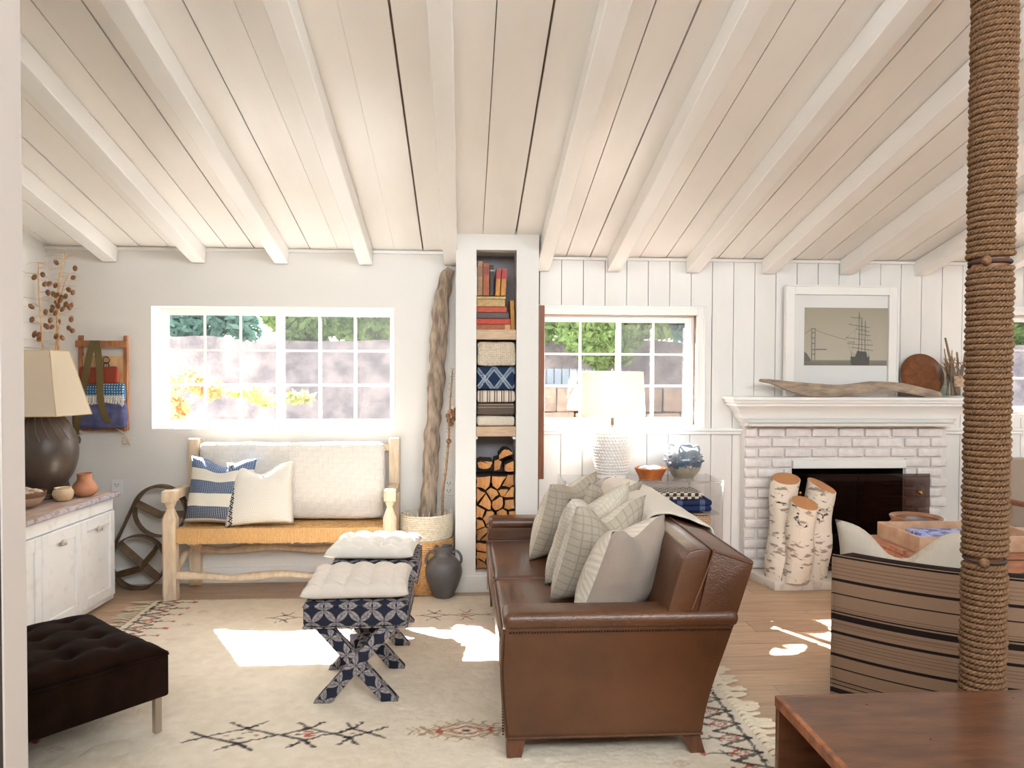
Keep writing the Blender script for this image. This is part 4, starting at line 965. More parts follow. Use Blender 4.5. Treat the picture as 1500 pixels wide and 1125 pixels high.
blanket('cream folded cloth with brown vertical ticking stripes in the niche', nz(589), nz(571), mt['tick'], 1, seed=8, jit=.003)
t = NT('dark_taupe_blanket'); v = t.coord(); s_ = t.n('ShaderNodeSeparateXYZ'); t.l(v, s_.inputs[0])
t.col(t.mix(stripes_fac(t, s_.outputs[2], [(nz(592), .003), (nz(596), .0025)]), lin((94, 82, 74)), lin((150, 136, 122)))); mt['dtaupe'] = fin(t, t.noise(v, 200, 2), .001)
blanket('dark taupe folded blanket with thin pale lines in the niche', nz(608), nz(590), mt['dtaupe'], 1, seed=12, jit=.004)
blanket('cream speckled blanket lying directly on the lower niche shelf', nz(624), nz(609), fabric('cream_boucle', (224, 214, 198), (204, 190, 172), 220, .004, nscale=60, weave=False), 1, seed=15, jit=.004)

# firewood: packed split logs
def clip(poly, p, n):
    out = []
    for i in range(len(poly)):
        a, c = poly[i], poly[(i+1) % len(poly)]; da = (a[0]-p[0])*n[0]+(a[1]-p[1])*n[1]; dc = (c[0]-p[0])*n[0]+(c[1]-p[1])*n[1]
        if da <= 0: out.append(a)
        if da*dc < 0: t_ = da/(da-dc); out.append((a[0]+(c[0]-a[0])*t_, a[1]+(c[1]-a[1])*t_))
    return out
t = NT('split_wood_face'); v = t.coord('Object', (1, 1, 1)); r = t.n('ShaderNodeObjectInfo').outputs['Random']
mpz = t.n('ShaderNodeMapping'); mpz.inputs['Scale'].default_value = (30, 30, 9); t.l(v, mpz.inputs[0])
cc = t.mix(t.ramp(t.noise(mpz.outputs[0], 1, 5, .6, .8), [(.3, (0, 0, 0, 1)), (.7, (1, 1, 1, 1))]), lin((226, 170, 108)), lin((182, 116, 62)))
x = t.n('ShaderNodeTexWave', wave_type='RINGS', rings_direction='Y'); x.inputs['Scale'].default_value = 42; x.inputs['Distortion'].default_value = 2.5; t.l(v, x.inputs[0])
cc = t.mix(t.math('MULTIPLY', x.outputs['Fac'], .35), cc, lin((150, 92, 50)))
h = t.n('ShaderNodeHueSaturation'); t.l(cc, h.inputs['Color']); t.l(t.math('MULTIPLY_ADD', r, .35, .82), h.inputs['Value']); t.col(h.outputs[0]); t.b.inputs['Roughness'].default_value = .8; t.bump(x.outputs['Fac'], .0015); mt['wface'] = t.m
mt['bark'] = M('dark_bark', (74, 56, 46), (46, 34, 28), rough=.95, nscale=40, bump=.006, bscale=60)
WZ0, WZT = .135, .80
rnd = random.Random(21); pts = []
row = 0; z = WZ0+.022
while z < WZT-.03:
    k = 3 if row % 2 == 0 else 4
    for i in range(k):
        pts.append((NX0+(NX1-NX0)*(i+.5)/k+rnd.uniform(-.03, .03), z+rnd.uniform(-.028, .028)))
    z += .068+.006*row/10; row += 1
ztop = lambda x: .775
cells = []
for p in pts:
    poly = [(NX0+.002, WZ0), (NX1-.002, WZ0), (NX1-.002, ztop(p[0])), (NX0+.002, ztop(p[0])-.01)]
    for q in pts:
        if q is p: continue
        m_ = ((p[0]+q[0])/2, (p[1]+q[1])/2); n_ = (q[0]-p[0], q[1]-p[1])
        if n_[0]**2+n_[1]**2 < .04: poly = clip(poly, m_, n_)
        if len(poly) < 3: break
    if len(poly) >= 3: cells.append((p, poly))
def halfr(cx_, cz_, r, a, n=12): return [(cx_+r*math.cos(a+PI*i/(n-1)), cz_+r*math.sin(a+PI*i/(n-1))) for i in range(n)]
cells.append(((.15, .85), halfr(.135, .862, .058, PI+.12)+[(.10, .866), (.12, .872)]))
cells.append(((.29, .92), halfr(.285, .885, .055, .35)))
cells.append(((.22, .83), [(.20, .79), (.245, .79), (.262, .86), (.232, .882), (.198, .872), (.196, .83)]))
cells.append(((.31, .83), [(.262, .79), (.338, .79), (.339, .868), (.302, .858), (.268, .838)]))
cells.sort(key=lambda c: -c[0][1])
mid = (NX0+NX1)/2; cnt = {'left wall': 0, 'middle': 0, 'right wall': 0}
ordw = ['topmost', 'second', 'third', 'fourth', 'fifth', 'sixth', 'seventh', 'eighth', 'ninth', 'tenth', 'eleventh', 'twelfth', 'thirteenth', 'fourteenth', 'fifteenth', 'sixteenth', 'seventeenth', 'eighteenth', 'nineteenth', 'twentieth', 'lowest']
for ci, (p, poly) in enumerate(cells):
    c = (sum(q[0] for q in poly)/len(poly), sum(q[1] for q in poly)/len(poly))
    shape = []
    for i, q in enumerate(poly):
        nq = poly[(i+1) % len(poly)]
        L = math.dist(q, nq)
        if L < .004: continue
        shape.append(q)
        if L > .03: shape.append(((q[0]+nq[0])/2+(c[0]-(q[0]+nq[0])/2)*rnd.uniform(-.03, .12), (q[1]+nq[1])/2+(c[1]-(q[1]+nq[1])/2)*rnd.uniform(-.03, .12)))
    shape = [(c[0]+(q[0]-c[0])*rnd.uniform(.72, .96), c[1]+(q[1]-c[1])*rnd.uniform(.72, .96)) for q in shape]
    if len(shape) < 3: continue
    y0 = 5.055+rnd.uniform(0, .06); b = NB(); n = len(shape)
    A = [b.verts.new((q[0]-c[0], 0, q[1]-c[1])) for q in shape]
    A2 = [b.verts.new(((q[0]-c[0])*1.06, .006, (q[1]-c[1])*1.06)) for q in shape]
    B = [b.verts.new(((q[0]-c[0])*1.03, .24, (q[1]-c[1])*1.03)) for q in shape]
    f = b.faces.new(A); f.material_index = 0
    for R0, R1, mi in ((A, A2, 1), (A2, B, 1)):
        for i in range(n): f = b.faces.new((R0[i], R0[(i+1) % n], R1[(i+1) % n], R1[i])); f.material_index = mi
    f = b.faces.new(B[::-1]); f.material_index = 0
    o = obj('firewood_log', b, [mt['wface'], mt['bark']], loc=(c[0], y0, c[1]))
    side = 'left wall' if c[0] < mid-.045 else ('right wall' if c[0] > mid+.045 else 'middle')
    k = cnt[side]; cnt[side] += 1
    tag(o, 'split firewood log in the niche stack, %s from the top %s' % (ordw[min(k, 20)] if k else 'topmost', 'down the middle' if side == 'middle' else 'along the '+side), 'firewood', 'split firewood in the niche')

# ------------------------------------------------------------ acrylic console table and the things on it
ct = thing('acrylic_table', 'clear acrylic console table behind the sofa, holding lamp, bowl and vase', 'table', (1.17, 5.13, 0))
for nm, z in (('top', .722), ('shelf', .508), ('shelf', .06)):
    b = NB(); rbox(b, -.50, .535, -.15, .19, z-.0, z+.014, .003, 1); obj(nm, b, mt['acrylic'], ct)
for nm, x in (('side_panel', -.515), ('side_panel', .535)):
    b = NB(); rbox(b, x, x+.016, -.15, .19, 0, .742, .004, 2); obj(nm, b, mt['acrylic'], ct)
b = NB(); 
for x in (-.515, .552):
    tube(b, [(x, -.152, .0), (x, -.152, .742)], .004, 6)
tube(b, [(-.5, -.151, .729), (.535, -.151, .729)], .006, 6); tube(b, [(-.5, -.151, .515), (.535, -.151, .515)], .006, 6)
obj('polished_edge', b, glassmat('acrylic_edge', .6, (.95, .95, .95, 1), (.98, .98, .98, 1)), ct)
wl2 = thing('white_table_lamp', 'white bubble-textured ceramic lamp with linen drum shade by the right window', 'lamp', (1.01, 5.16, .7365))
b = NB(); lathe(b, prof([(.0001, 0), (.098, 0), (.102, .018), (.098, .03), (.108, .06), (.128, .14), (.138, .22), (.130, .28), (.100, .325), (.055, .345), (.0001, .35)], 5), 48); bs = obj('base', b, mt['trim'], wl2, 50)
bump_m = mesh('bump', (lambda q: (bmesh.ops.create_icosphere(q, subdivisions=1, radius=.0088), q)[1])(NB()), mt['trim'], 180)
b = NB()
for i in range(14):
    z = .04+i*.0205; rr = float(np.interp(z, [0, .03, .06, .14, .22, .28, .325], [.102, .098, .108, .128, .138, .130, .100])); n = 38
    for k in range(n):
        a = 2*PI*(k+.5*(i % 2))/n; t_ = NB(); bmesh.ops.create_icosphere(t_, subdivisions=1, radius=.0098, matrix=Matrix.Translation((rr*math.cos(a), rr*math.sin(a), z))); me = bpy.data.meshes.new('t'); t_.to_mesh(me); t_.free(); b.from_mesh(me); bpy.data.meshes.remove(me)
o = obj('bubbles', b, mt['trim'], bs, 180); o['kind'] = 'stuff'
b = NB(); lathe(b, [(.022, .345), (.022, .352), (.014, .36), (.014, .42), (.018, .425), (.018, .43), (.0001, .432)], 16); obj('stem', b, mt['steel'], wl2, 40)
b = NB(); tube(b, [(0, 0, .43), (.06, 0, .52), (.06, 0, .62), (0, 0, .725)], .002, 5); tube(b, [(0, 0, .43), (-.06, 0, .52), (-.06, 0, .62), (0, 0, .725)], .002, 5); tube(b, [(-.2, 0, .70), (.2, 0, .70)], .002, 5); lathe(b, [(.006, .72), (.009, .735), (.0001, .748)], 10)
obj('harp', b, mt['steel'], wl2)
b = NB(); lathe(b, [(.014, .43), (.016, .47), (.032, .52), (.03, .55), (.0001, .565)], 16); obj('bulb', b, M('frosted_bulb', (240, 238, 232), rough=.3), wl2, 50)
obj('lamp_shade', shade_mesh(56, .425, .725, .222, .208, None), mt['shade2'], wl2, 40)
bw = thing('wooden_bowl', 'small orange wooden bowl with a notched rim on the acrylic table', 'bowl', (1.262, 5.10, .7365))
b = NB(); lathe(b, prof([(.0001, 0), (.070, 0), (.080, .015), (.104, .062), (.108, .074), (.100, .074), (.072, .02), (.0001, .014)], 4), 30); obj('body', b, M('orange_wood', (196, 118, 58), (158, 84, 40), rough=.4, nscale=14), bw, 40)
for k, (x, y, r_) in enumerate(((-.03, 0, .05), (.035, .01, .045))):
    b = NB(); lathe(b, [(.0001, 0), (r_*.8, .004), (r_, .018), (r_*.6, .028), (.0001, .03)], 12); jitter(b, .008, 26, k)
    tag(obj('oyster_shell', b, M('oyster_shell', (206, 190, 170), (150, 140, 132), rough=.5, nscale=30), smooth=60, loc=(1.262+x, 5.10+y, .7365+.056)), ['grey white shell at the left of the orange wooden bowl', 'grey white shell at the right of the orange wooden bowl'][k], 'shell')
# blue drip glazed vase
t = NT('blue_drip_glaze'); v = t.coord(); s_ = t.n('ShaderNodeSeparateXYZ'); t.l(v, s_.inputs[0])
mp = t.n('ShaderNodeMapping'); mp.inputs['Scale'].default_value = (34, 34, 3); t.l(v, mp.inputs[0]); dr = t.noise(mp.outputs[0], 1, 2)
zz = t.math('ADD', s_.outputs[2], t.math('MULTIPLY', t.math('SUBTRACT', dr, .5), .075))
cc = t.ramp(t.math('MULTIPLY', zz, 4.2), [(0, lin((150, 146, 132))), (.34, lin((146, 142, 128))), (.37, lin((66, 90, 112))), (.60, lin((96, 108, 124))), (.85, lin((140, 152, 160)))]); t.col(cc)
t.b.inputs['Roughness'].default_value = .16; t.b.inputs['Coat Weight'].default_value = .5; t.bump(dr, .006); mt['bluevase'] = t.m
bv = thing('blue_glazed_vase', 'round blue and grey drip-glazed pot with small loop handles on the acrylic table', 'vase', (1.497, 5.12, .7365))
b = NB(); lathe(b, prof([(.0001, 0), (.062, 0), (.070, .01), (.105, .055), (.124, .11), (.122, .145), (.100, .190), (.068, .215), (.050, .225), (.048, .235), (.040, .234), (.040, .215), (.0001, .19)], 5), 40); obj('body', b, mt['bluevase'], bv, 50)
for k in range(4):
    a = PI/4+k*PI/2+.2; b = NB(); tube(b, spline([(math.cos(a)*.066, math.sin(a)*.066, .218), (math.cos(a)*.092, math.sin(a)*.092, .226), (math.cos(a)*.105, math.sin(a)*.105, .205), (math.cos(a)*.100, math.sin(a)*.100, .185)], 5), .007, 7); obj('handle', b, mt['bluevase'], bv, 60)
b = NB()
for z_, r_, n in ((.150, .121, 9), (.125, .124, 22)):
    for k in range(n):
        a = 2*PI*k/n+.1; u_ = Vector((math.cos(a), math.sin(a), 0)); tube(b, [u_*(r_-.008)+Vector((0, 0, z_)), u_*(r_+.014)+Vector((0, 0, z_-.004 if n > 10 else z_+.01))], [.011, .003], 6)
obj('spikes', b, mt['bluevase'], bv, 60)
# blankets on the acrylic shelf and basket below
t = NT('navy_plaid'); v = t.coord(); s_ = t.n('ShaderNodeSeparateXYZ'); t.l(v, s_.inputs[0]); X_ = t.math('FRACT', t.math('MULTIPLY', s_.outputs[0], 6.5))
t.col(t.mix(t.math('MULTIPLY', stripes_fac(t, X_, [(.3, .012), (.36, .012), (.42, .012), (.48, .012)]), .6), lin((36, 48, 84)), lin((150, 166, 200)))); mt['navyp'] = fin(t)
t = NT('black_white_check'); v = t.coord(); x = t.n('ShaderNodeTexChecker'); x.inputs['Scale'].default_value = 40; x.inputs[1].default_value = lin((216, 206, 190)); x.inputs[2].default_value = lin((70, 66, 66)); t.l(v, x.inputs[0]); t.col(x.outputs[0]); mt['check'] = fin(t)
blanket('folded navy blanket with thin pale stripes on the acrylic shelf', .5225, .605, mt['navyp'], 2, 1.30, 1.665, .005, 3, 5.02)
blanket('folded black and white checked cloth on top of the navy blanket', .6055, .655, mt['check'], 2, 1.29, 1.60, .005, 6, 5.03)
b = NB(); rbox(b, 1.42, 1.655, 5.0, 5.25, .075, .50, .02, 2); 
t = NT('woven_seagrass'); v = t.coord(); x = t.n('ShaderNodeTexBrick'); x.inputs['Scale'].default_value = 22; x.inputs['Color1'].default_value = lin((212, 184, 152)); x.inputs['Color2'].default_value = lin((196, 164, 130)); x.inputs['Mortar'].default_value = lin((140, 96, 66)); x.inputs['Mortar Size'].default_value = .05
mp = t.n('ShaderNodeMapping'); mp.inputs['Rotation'].default_value = (PI/2, 0, 0); t.l(v, mp.inputs[0]); t.l(mp.outputs[0], x.inputs[0]); t.col(x.outputs[0]); t.bump(x.outputs['Fac'], -.004)
tag(obj('woven_basket', b, t.m, smooth=40), 'woven tan basket under the acrylic shelf behind the sofa', 'basket')

# ------------------------------------------------------------ sofa
sf = thing('leather_sofa', 'brown leather two-seat sofa with nailhead trim standing on the rug', 'sofa', (.55, 3.79, 0))
def rel(pts): return [(x-.55, z) for x, z in pts]
side = rel([(.165, .098), (.150, .25), (.146, .38), (.158, .53), (1.045, .545), (1.00, .42), (.955, .29), (.925, .18), (.912, .098)])
for y0, y1, s in ((-.955, -.825, -1), (.825, .955, 1)):
    b = NB(); prism(b, prof([side[i] for i in (0, 1, 2, 3)], 4)+prof([side[i] for i in (4, 5, 6, 7, 8)], 4), 'y', y0, y1, r=.012); a = obj('arm', b, mt['leather'], sf, 35)
    b = NB(); rbox(b, .148-.55, 1.052-.55, y0-.010, y1+.014, .505, .572, .030, 4); obj('arm_roll', b, mt['leather'], a, 50)
    b = NB(); yy = y0-.004 if s < 0 else y1+.004
    for k in range(74):
        bmesh.ops.create_icosphere(b, subdivisions=1, radius=.0042, matrix=Matrix.Translation((.175-.55+k*.0115, yy, .500)))
    for k in range(36):
        bmesh.ops.create_icosphere(b, subdivisions=1, radius=.0042, matrix=Matrix.Translation((.150-.55-.004*math.sin(k/36*3), y0+.012 if s < 0 else y1-.012, .11+k*.0108)))
    o = obj('nailheads', b, mt['nail'], a); o['kind'] = 'stuff'
    b = NB(); tube(b, spline([(.163-.55, y0+.004, .10), (.148-.55, y0+.004, .25), (.143-.55, y0+.004, .38), (.150-.55, y0+.004, .51)], 5), .006, 6); tube(b, [(.165-.55, y0, .100), (.912-.55, y0, .100)], .006, 6); obj('piping', b, mt['leather'], a, 60)
b = NB(); rbox(b, .17-.55, .93-.55, -.83, .83, .10, .28, .012, 2); obj('base', b, mt['leather'], sf, 40)
bp = rel([(.80, .27), (.86, .45), (.905, .62), (.946, .802), (1.085, .762), (1.108, .742), (1.045, .545), (1.00, .42), (.955, .29), (.925, .18), (.915, .11), (.80, .11)])
b = NB(); prism(b, bp, 'y', -.95, .95, r=.010); obj('backrest', b, mt['leather'], sf, 35)
b = NB()
for yy in (-.951, .951): tube(b, [(p[0], yy, p[1]) for p in rel([(.868, .575), (.905, .67), (.950, .797), (1.103, .748)])], .005, 6)
tube(b, [(.950-.55, -.95, .800), (.950-.55, .95, .800)], .006, 6); tube(b, [(1.100-.55, -.95, .754), (1.100-.55, .95, .754)], .005, 6)
obj('piping', b, mt['piping'], sf, 60)
def puff(bm_pts): pass
for y0, y1, lb in ((-.820, -.004, 'n'), (.004, .820, 'f')):
    b = NB(); rbox(b, .142-.55, .82-.55, y0, y1, .28, .440, .035, 4); bmesh.ops.subdivide_edges(b, edges=[e for e in b.edges if e.calc_length() > .09], cuts=7, use_grid_fill=True)
    for v in b.verts:
        if v.co.z > .40:
            u, q = (v.co.x-(-.07))/.34, (v.co.y-(y0+y1)/2)/.41; v.co.z += .022*max(0, 1-u*u)*max(0, 1-q*q)+noise.noise(v.co*9)*.005
    cu = obj('seat_cushion', b, mt['leather'], sf, 60)
    b = NB(); tube(b, [(.150-.55, y0+.01, .437), (.146-.55, (y0+y1)/2, .441), (.150-.55, y1-.01, .437), (.80-.55, y1-.005, .437)], .0055, 6); obj('piping', b, mt['piping'], cu, 60)
    # back cushions
    b = NB(); prism(b, rel([(.735, .44), (.785, .60), (.835, .765), (.858, .794), (.900, .806), (.945, .802), (.904, .62), (.86, .44)]), 'y', (-.949 if y0 < -.5 else y0), (.949 if y1 > .5 else y1), r=.006)
    bmesh.ops.subdivide_edges(b, edges=[e for e in b.edges if e.calc_length() > .1], cuts=6, use_grid_fill=True); jitter(b, .004, 5, y0)
    obj('back_cushion', b, mt['leather'], sf, 60)
for x, y, s in ((.20, -.91, 1), (.865, -.91, -1), (.20, .91, 1), (.865, .91, -1)):
    b = NB(); A = [b.verts.new(p) for p in ((x-.55-.038, y-.035, .10), (x-.55+.038, y-.035, .10), (x-.55+.038, y+.035, .10), (x-.55-.038, y+.035, .10))]
    o_ = -.010 if s > 0 else .034
    B = [b.verts.new(p) for p in ((x-.55-.026+o_, y-.028, 0.014), (x-.55+.030+o_, y-.028, 0.014), (x-.55+.030+o_, y+.028, 0.014), (x-.55-.026+o_, y+.028, 0.014))]
    b.faces.new(A); b.faces.new(B[::-1]); [b.faces.new((A[i], B[i], B[(i+1) % 4], A[(i+1) % 4])) for i in range(4)]
    obj('leg', b, mt['sofaleg'], sf)
# throw over the back
line = spline([(.705, 0, .45), (.770, 0, .60), (.832, 0, .765), (.872, 0, .812), (.955, 0, .815), (1.095, 0, .768), (1.128, 0, .742), (1.10, 0, .64), (1.05, 0, .50)], 6)
b = NB(); ny = 26; R = []
for j in range(ny+1):
    row = []
    for i, p in enumerate(line):
        y = 3.42+(4.55-3.42)*j/ny; edge_ = max(0, (1-j/2.5))*.0
        nn = noise.noise_vector(Vector((i*.35, y*6, 2)))*.012
        sk = .10*(1-j/ny)*(i/len(line)-.5) if j < 14 else 0
        row.append(b.verts.new((p.x+nn.x*.4, y-sk*1.2+nn.y, p.z+.004+abs(nn.z)*.6)))
    R.append(row)
for j in range(ny):
    for i in range(len(line)-1): b.faces.new((R[j][i], R[j][i+1], R[j+1][i+1], R[j+1][i]))
o = tag(obj('throw_blanket', b, mt['cream'], smooth=180), 'cream throw draped over the far half of the sofa back', 'blanket')
md = o.modifiers.new('thickness', 'SOLIDIFY'); md.thickness = .006; md.offset = 1
# sofa pillows, from the near arm to the far one
D = math.radians
pillow('large taupe linen pillow with chevron front, nearest the near arm of the sofa', .47, .43, .25, [mt['diamond'], mt['taupe']], (.60, 3.19, .462), D(-130), D(-22), D(0), chop=.06, seed=2, pinch=.05, dent=.0)
pillow('grey beige checked linen pillow, second from the near sofa arm', .47, .47, .21, [mt['quilt'], mt['plaid']], (.56, 3.47, .462), D(-142), D(-20), D(0), chop=.10, seed=5, pinch=.05)
pillow('cream quilted pillow behind the checked one on the sofa', .48, .48, .20, [mt['quilt'], mt['quilt']], (.56, 3.78, .462), D(-138), D(-22), D(4), chop=.09, seed=9)
pillow('beige checked pillow with pale front, farthest forward at the far arm of the sofa', .46, .46, .20, [mt['quilt'], mt['plaid']], (.50, 4.24, .462), D(-132), D(-20), D(3), chop=.04, seed=13)
pillow('small checked taupe pillow tucked against the throw on the sofa back', .46, .46, .12, [mt['plaid'], mt['plaid']], (.68, 4.06, .462), D(-140), D(-20), D(-4), chop=.10, seed=17)

# ------------------------------------------------------------ X stools and pads
t = NT('indigo_petal_print'); u_ = t.n('ShaderNodeUVMap', uv_map='UVMap').outputs[0]; s_ = t.n('ShaderNodeSeparateXYZ'); t.l(u_, s_.inputs[0])
PQ = []
for op in ('ADD', 'SUBTRACT'):
    PQ.append(t.math('ABSOLUTE', t.math('SUBTRACT', t.math('FRACT', t.math('ADD', t.math('MULTIPLY', t.math(op, s_.outputs[0], s_.outputs[1]), 9.6), .3)), .5)))
def ds_(a, c): return t.math('SQRT', t.math('ADD', t.math('MULTIPLY', a, a), t.math('POWER', t.math('SUBTRACT', 1, c), 2)))
st_ = t.math('GREATER_THAN', t.math('MINIMUM', ds_(PQ[0], PQ[1]), ds_(PQ[1], PQ[0])), .70)
ed = t.math('GREATER_THAN', t.math('MAXIMUM', PQ[0], PQ[1]), .482); dg = ed
x = t.n('ShaderNodeTexNoise'); x.inputs['Scale'].default_value = 90; t.l(u_, x.inputs['Vector'])
light = t.mix(t.ramp(x.outputs['Fac'], [(.42, (0, 0, 0, 1)), (.58, (1, 1, 1, 1))]), lin((150, 142, 138)), lin((118, 112, 114)))
cc = t.mix(t.math('MAXIMUM', st_, t.math('MULTIPLY', t.math('MAXIMUM', ed, dg), .6)), light, lin((40, 41, 54))); t.col(cc); mt['petal'] = fin(t)
def tuft_pad(w, d, h, nx, ny, n=44, dent=.018, crease=0):
    b = NB(); T = {}; B_ = {}
    for i in range(n+1):
        for j in range(n+1):
            u, v = 2*i/n-1, 2*j/n-1; e = ((1-abs(u)**6)*(1-abs(v)**6))**.5
            dd = 9
            for a in range(nx):
                for c in range(ny):
                    bu, bv = -1+2*(a+.5)/nx, -1+2*(c+.5)/ny
                    if nx > 2: bu *= .86
                    if ny > 2: bv *= .86
                    dd = min(dd, math.hypot((u-bu)*w/2, (v-bv)*d/2))
            gl = 9
            if crease:
                for a in range(nx): gl = min(gl, abs(u-(-1+2*(a+.5)/nx)*(.86 if nx > 2 else 1))*w/2)
                for c in range(ny): gl = min(gl, abs(v-(-1+2*(c+.5)/ny)*(.86 if ny > 2 else 1))*d/2)
            z = h*e-dent*math.exp(-(dd/.028)**2)-dent*.35*math.exp(-(dd/.07)**2)-(crease*math.exp(-(gl/.016)**2))
            z += .004*noise.noise(Vector((u*w*9, v*d*9, h*40)))*e
            p = (u*w/2*(1-.05*(1-v*v)*abs(u)), v*d/2*(1-.05*(1-u*u)*abs(v)))
            T[i, j] = b.verts.new((p[0], p[1], h*.32+max(z, 0)*.68)); 
            B_[i, j] = T[i, j] if (i in (0, n) or j in (0, n)) else b.verts.new((p[0], p[1], h*.32*(1-e)))
    for i in range(n):
        for j in range(n):
            b.faces.new((T[i, j], T[i+1, j], T[i+1, j+1], T[i, j+1])); b.faces.new((B_[i, j], B_[i, j+1], B_[i+1, j+1], B_[i+1, j]))
    return b
def stool(loc, rz, label, padlabel, padmat, pdx, pdy, prz):
    s = thing('x_stool', label, 'stool', loc, rz, 'indigo petal print stools on the rug')
    b = NB(); rbox(b, -.228, .228, -.225, .225, .338, .448, .018, 3); obj('seat', b, mt['petal'], s, 50, uv=True)
    b = NB()
    for z in (.340, .432): tube(b, [(-.226, -.226, z), (.226, -.226, z), (.226, .226, z), (-.226, .226, z), (-.226, -.226, z)], .0035, 5)
    obj('piping', b, mt['petal'], s, 60, uv=True)
    for y in (-.185, .185):
        for m in (1, -1):
            b = NB(); prism(b, [(m*-.187, 0), (m*-.112, 0), (m*.187, .342), (m*.112, .342)], 'y', y-.028-.0015*m, y+.028-.0015*m, r=.004)
            o = obj('leg', b, mt['petal'], s, 40, uv=True)
            uvd = o.data.uv_layers[0].data; a = .85*m
            for q in uvd: u, v = q.uv; q.uv = (u*math.cos(a)+v*math.sin(a), -u*math.sin(a)+v*math.cos(a)+.046)
    b = NB(); rbox(b, -.02, .02, -.16, .16, .150, .190, .006, 1); obj('crossbar', b, mt['petal'], s, 40, uv=True)
    p = tag(obj('seat_pad', tuft_pad(.475, .445, .092, 4, 4, 52, .032, .015), padmat, smooth=180, loc=(loc[0]+pdx, loc[1]+pdy, .449+loc[2]), rot=(0, 0, prz)), padlabel, 'cushion')
stool((-.472, 3.575, .013), 0, 'nearer X-legged stool upholstered in indigo petal print', 'light taupe tufted seat pad on the nearer X-legged stool', fabric('light_taupe_cotton', (220, 208, 196), (212, 200, 188), 500), -.012, .0, .03)
stool((-.470, 4.25, .013), 0, 'farther X-legged stool upholstered in indigo petal print, beside the bench', 'sunlit white tufted seat pad on the farther X-legged stool', mt['offwhite'], -.02, .02, -.06)

# ------------------------------------------------------------ ottoman
ot = thing('tufted_ottoman', 'dark brown velvet tufted ottoman with thin steel legs at lower left', 'ottoman', (-1.185, 3.14, .013), math.radians(138))
b = NB(); rbox(b, 0, .70, 0, 1.0, .148, .318, .012, 3); obj('body', b, mt['velvet'], ot, 50)
t_ = tuft_pad(.70, 1.0, .085, 4, 5, 56, .030, .004); bmesh.ops.translate(t_, vec=(.35, .5, .300), verts=t_.verts); obj('tufted_top', t_, mt['velvet'], ot, 180)
b = NB(); tube(b, [(.004, .004, .318), (.696, .004, .318), (.696, .996, .318), (.004, .996, .318), (.004, .004, .318)], .006, 6); obj('piping', b, mt['velvet'], ot, 60)
for x, y in ((.035, .035), (.665, .035), (.035, .965), (.665, .965)):
    b = NB(); rbox(b, x-.014, x+.014, y-.014, y+.014, 0, .15, .002, 1); obj('leg', b, mt['steel'], ot, 30)

# ------------------------------------------------------------ rug with woven motifs
rg = thing('wool_rug', 'large cream wool rug with black and red diamond motifs and fringed ends', 'rug', (0, 0, 0))
RX0, RX1, RY0, RY1, cs = -1.93, 1.175, 2.0, 4.90, .0075
nxr, nyr = int((RX1-RX0)/cs), int((RY1-RY0)/cs)
gx = np.linspace(RX0, RX1, nxr+1); gy = np.linspace(RY0, RY1, nyr+1); GX, GY = np.meshgrid(gx, gy)
def vnoise(f, seed):
    r_ = np.random.default_rng(seed); g = r_.random((int((RY1-RY0)*f)+3, int((RX1-RX0)*f)+3)); a = (GX-RX0)*f; c = (GY-RY0)*f
    i, j = a.astype(int), c.astype(int); u, v = a-i, c-j; u = u*u*(3-2*u); v = v*v*(3-2*v)
    return (g[j, i]*(1-u)+g[j, i+1]*u)*(1-v)+(g[j+1, i]*(1-u)+g[j+1, i+1]*u)*v
n_lo, n_hi, n_md = vnoise(5, 1), vnoise(90, 2), vnoise(28, 3)
base = np.array(lin((226, 214, 196))[:3]); base2 = np.array(lin((208, 194, 172))[:3])
COL = base+(base2-base)*(.25*n_lo+.5*n_md+.25*n_hi)[..., None]
WX, WY = GX+(n_hi-.5)*.018, GY+(n_md-.5)*.012
INK = {'k': lin((48, 40, 42))[:3], 'r': lin((168, 66, 48))[:3], 't': lin((158, 128, 96))[:3], 'n': lin((94, 76, 66))[:3], 'p': lin((206, 176, 156))[:3]}
def pl(p, q, w=.011, c='k'):
    x0, x1, y0, y1 = min(p[0], q[0])-.03, max(p[0], q[0])+.03, min(p[1], q[1])-.03, max(p[1], q[1])+.03
    j0, j1 = max(0, int((y0-RY0)/cs)), min(nyr+1, int((y1-RY0)/cs)+1); i0, i1 = max(0, int((x0-RX0)/cs)), min(nxr+1, int((x1-RX0)/cs)+1)
    if j1 <= j0 or i1 <= i0: return
    X, Y = WX[j0:j1, i0:i1], WY[j0:j1, i0:i1]; d = np.array(q)-np.array(p); L = d@d+1e-9
    tt = np.clip(((X-p[0])*d[0]+(Y-p[1])*d[1])/L, 0, 1); ds = np.hypot(X-p[0]-tt*d[0], Y-p[1]-tt*d[1])
    m_ = np.clip((w-ds)/.004, 0, 1)*(.75+.25*n_md[j0:j1, i0:i1]); COL[j0:j1, i0:i1] = COL[j0:j1, i0:i1]*(1-m_[..., None])+np.array(INK[c])*m_[..., None]
def diam(cx, cy, hw, hh, c='k', w=.009, cross=True, side=()):
    P_ = [(cx-hw, cy), (cx, cy+hh), (cx+hw, cy), (cx, cy-hh)]
    for i in range(4): pl(P_[i], P_[(i+1) % 4], w, c)
    if cross:
        for s in (1, -1):
            pl((cx-hw*.0, cy+s*hh), (cx+hw*.5, cy+s*(hh+.055)), w, c); pl((cx, cy+s*hh), (cx-hw*.5, cy+s*(hh+.055)), w, c)
            pl((cx-.02, cy+s*hh*.8), (cx+hw*.25, cy+s*(hh+.02)), w, c)
    for s in side: pl((cx+s*hw, cy), (cx+s*(hw+.07), cy+.045), w, c); pl((cx+s*hw, cy), (cx+s*(hw+.07), cy-.045), w, c)
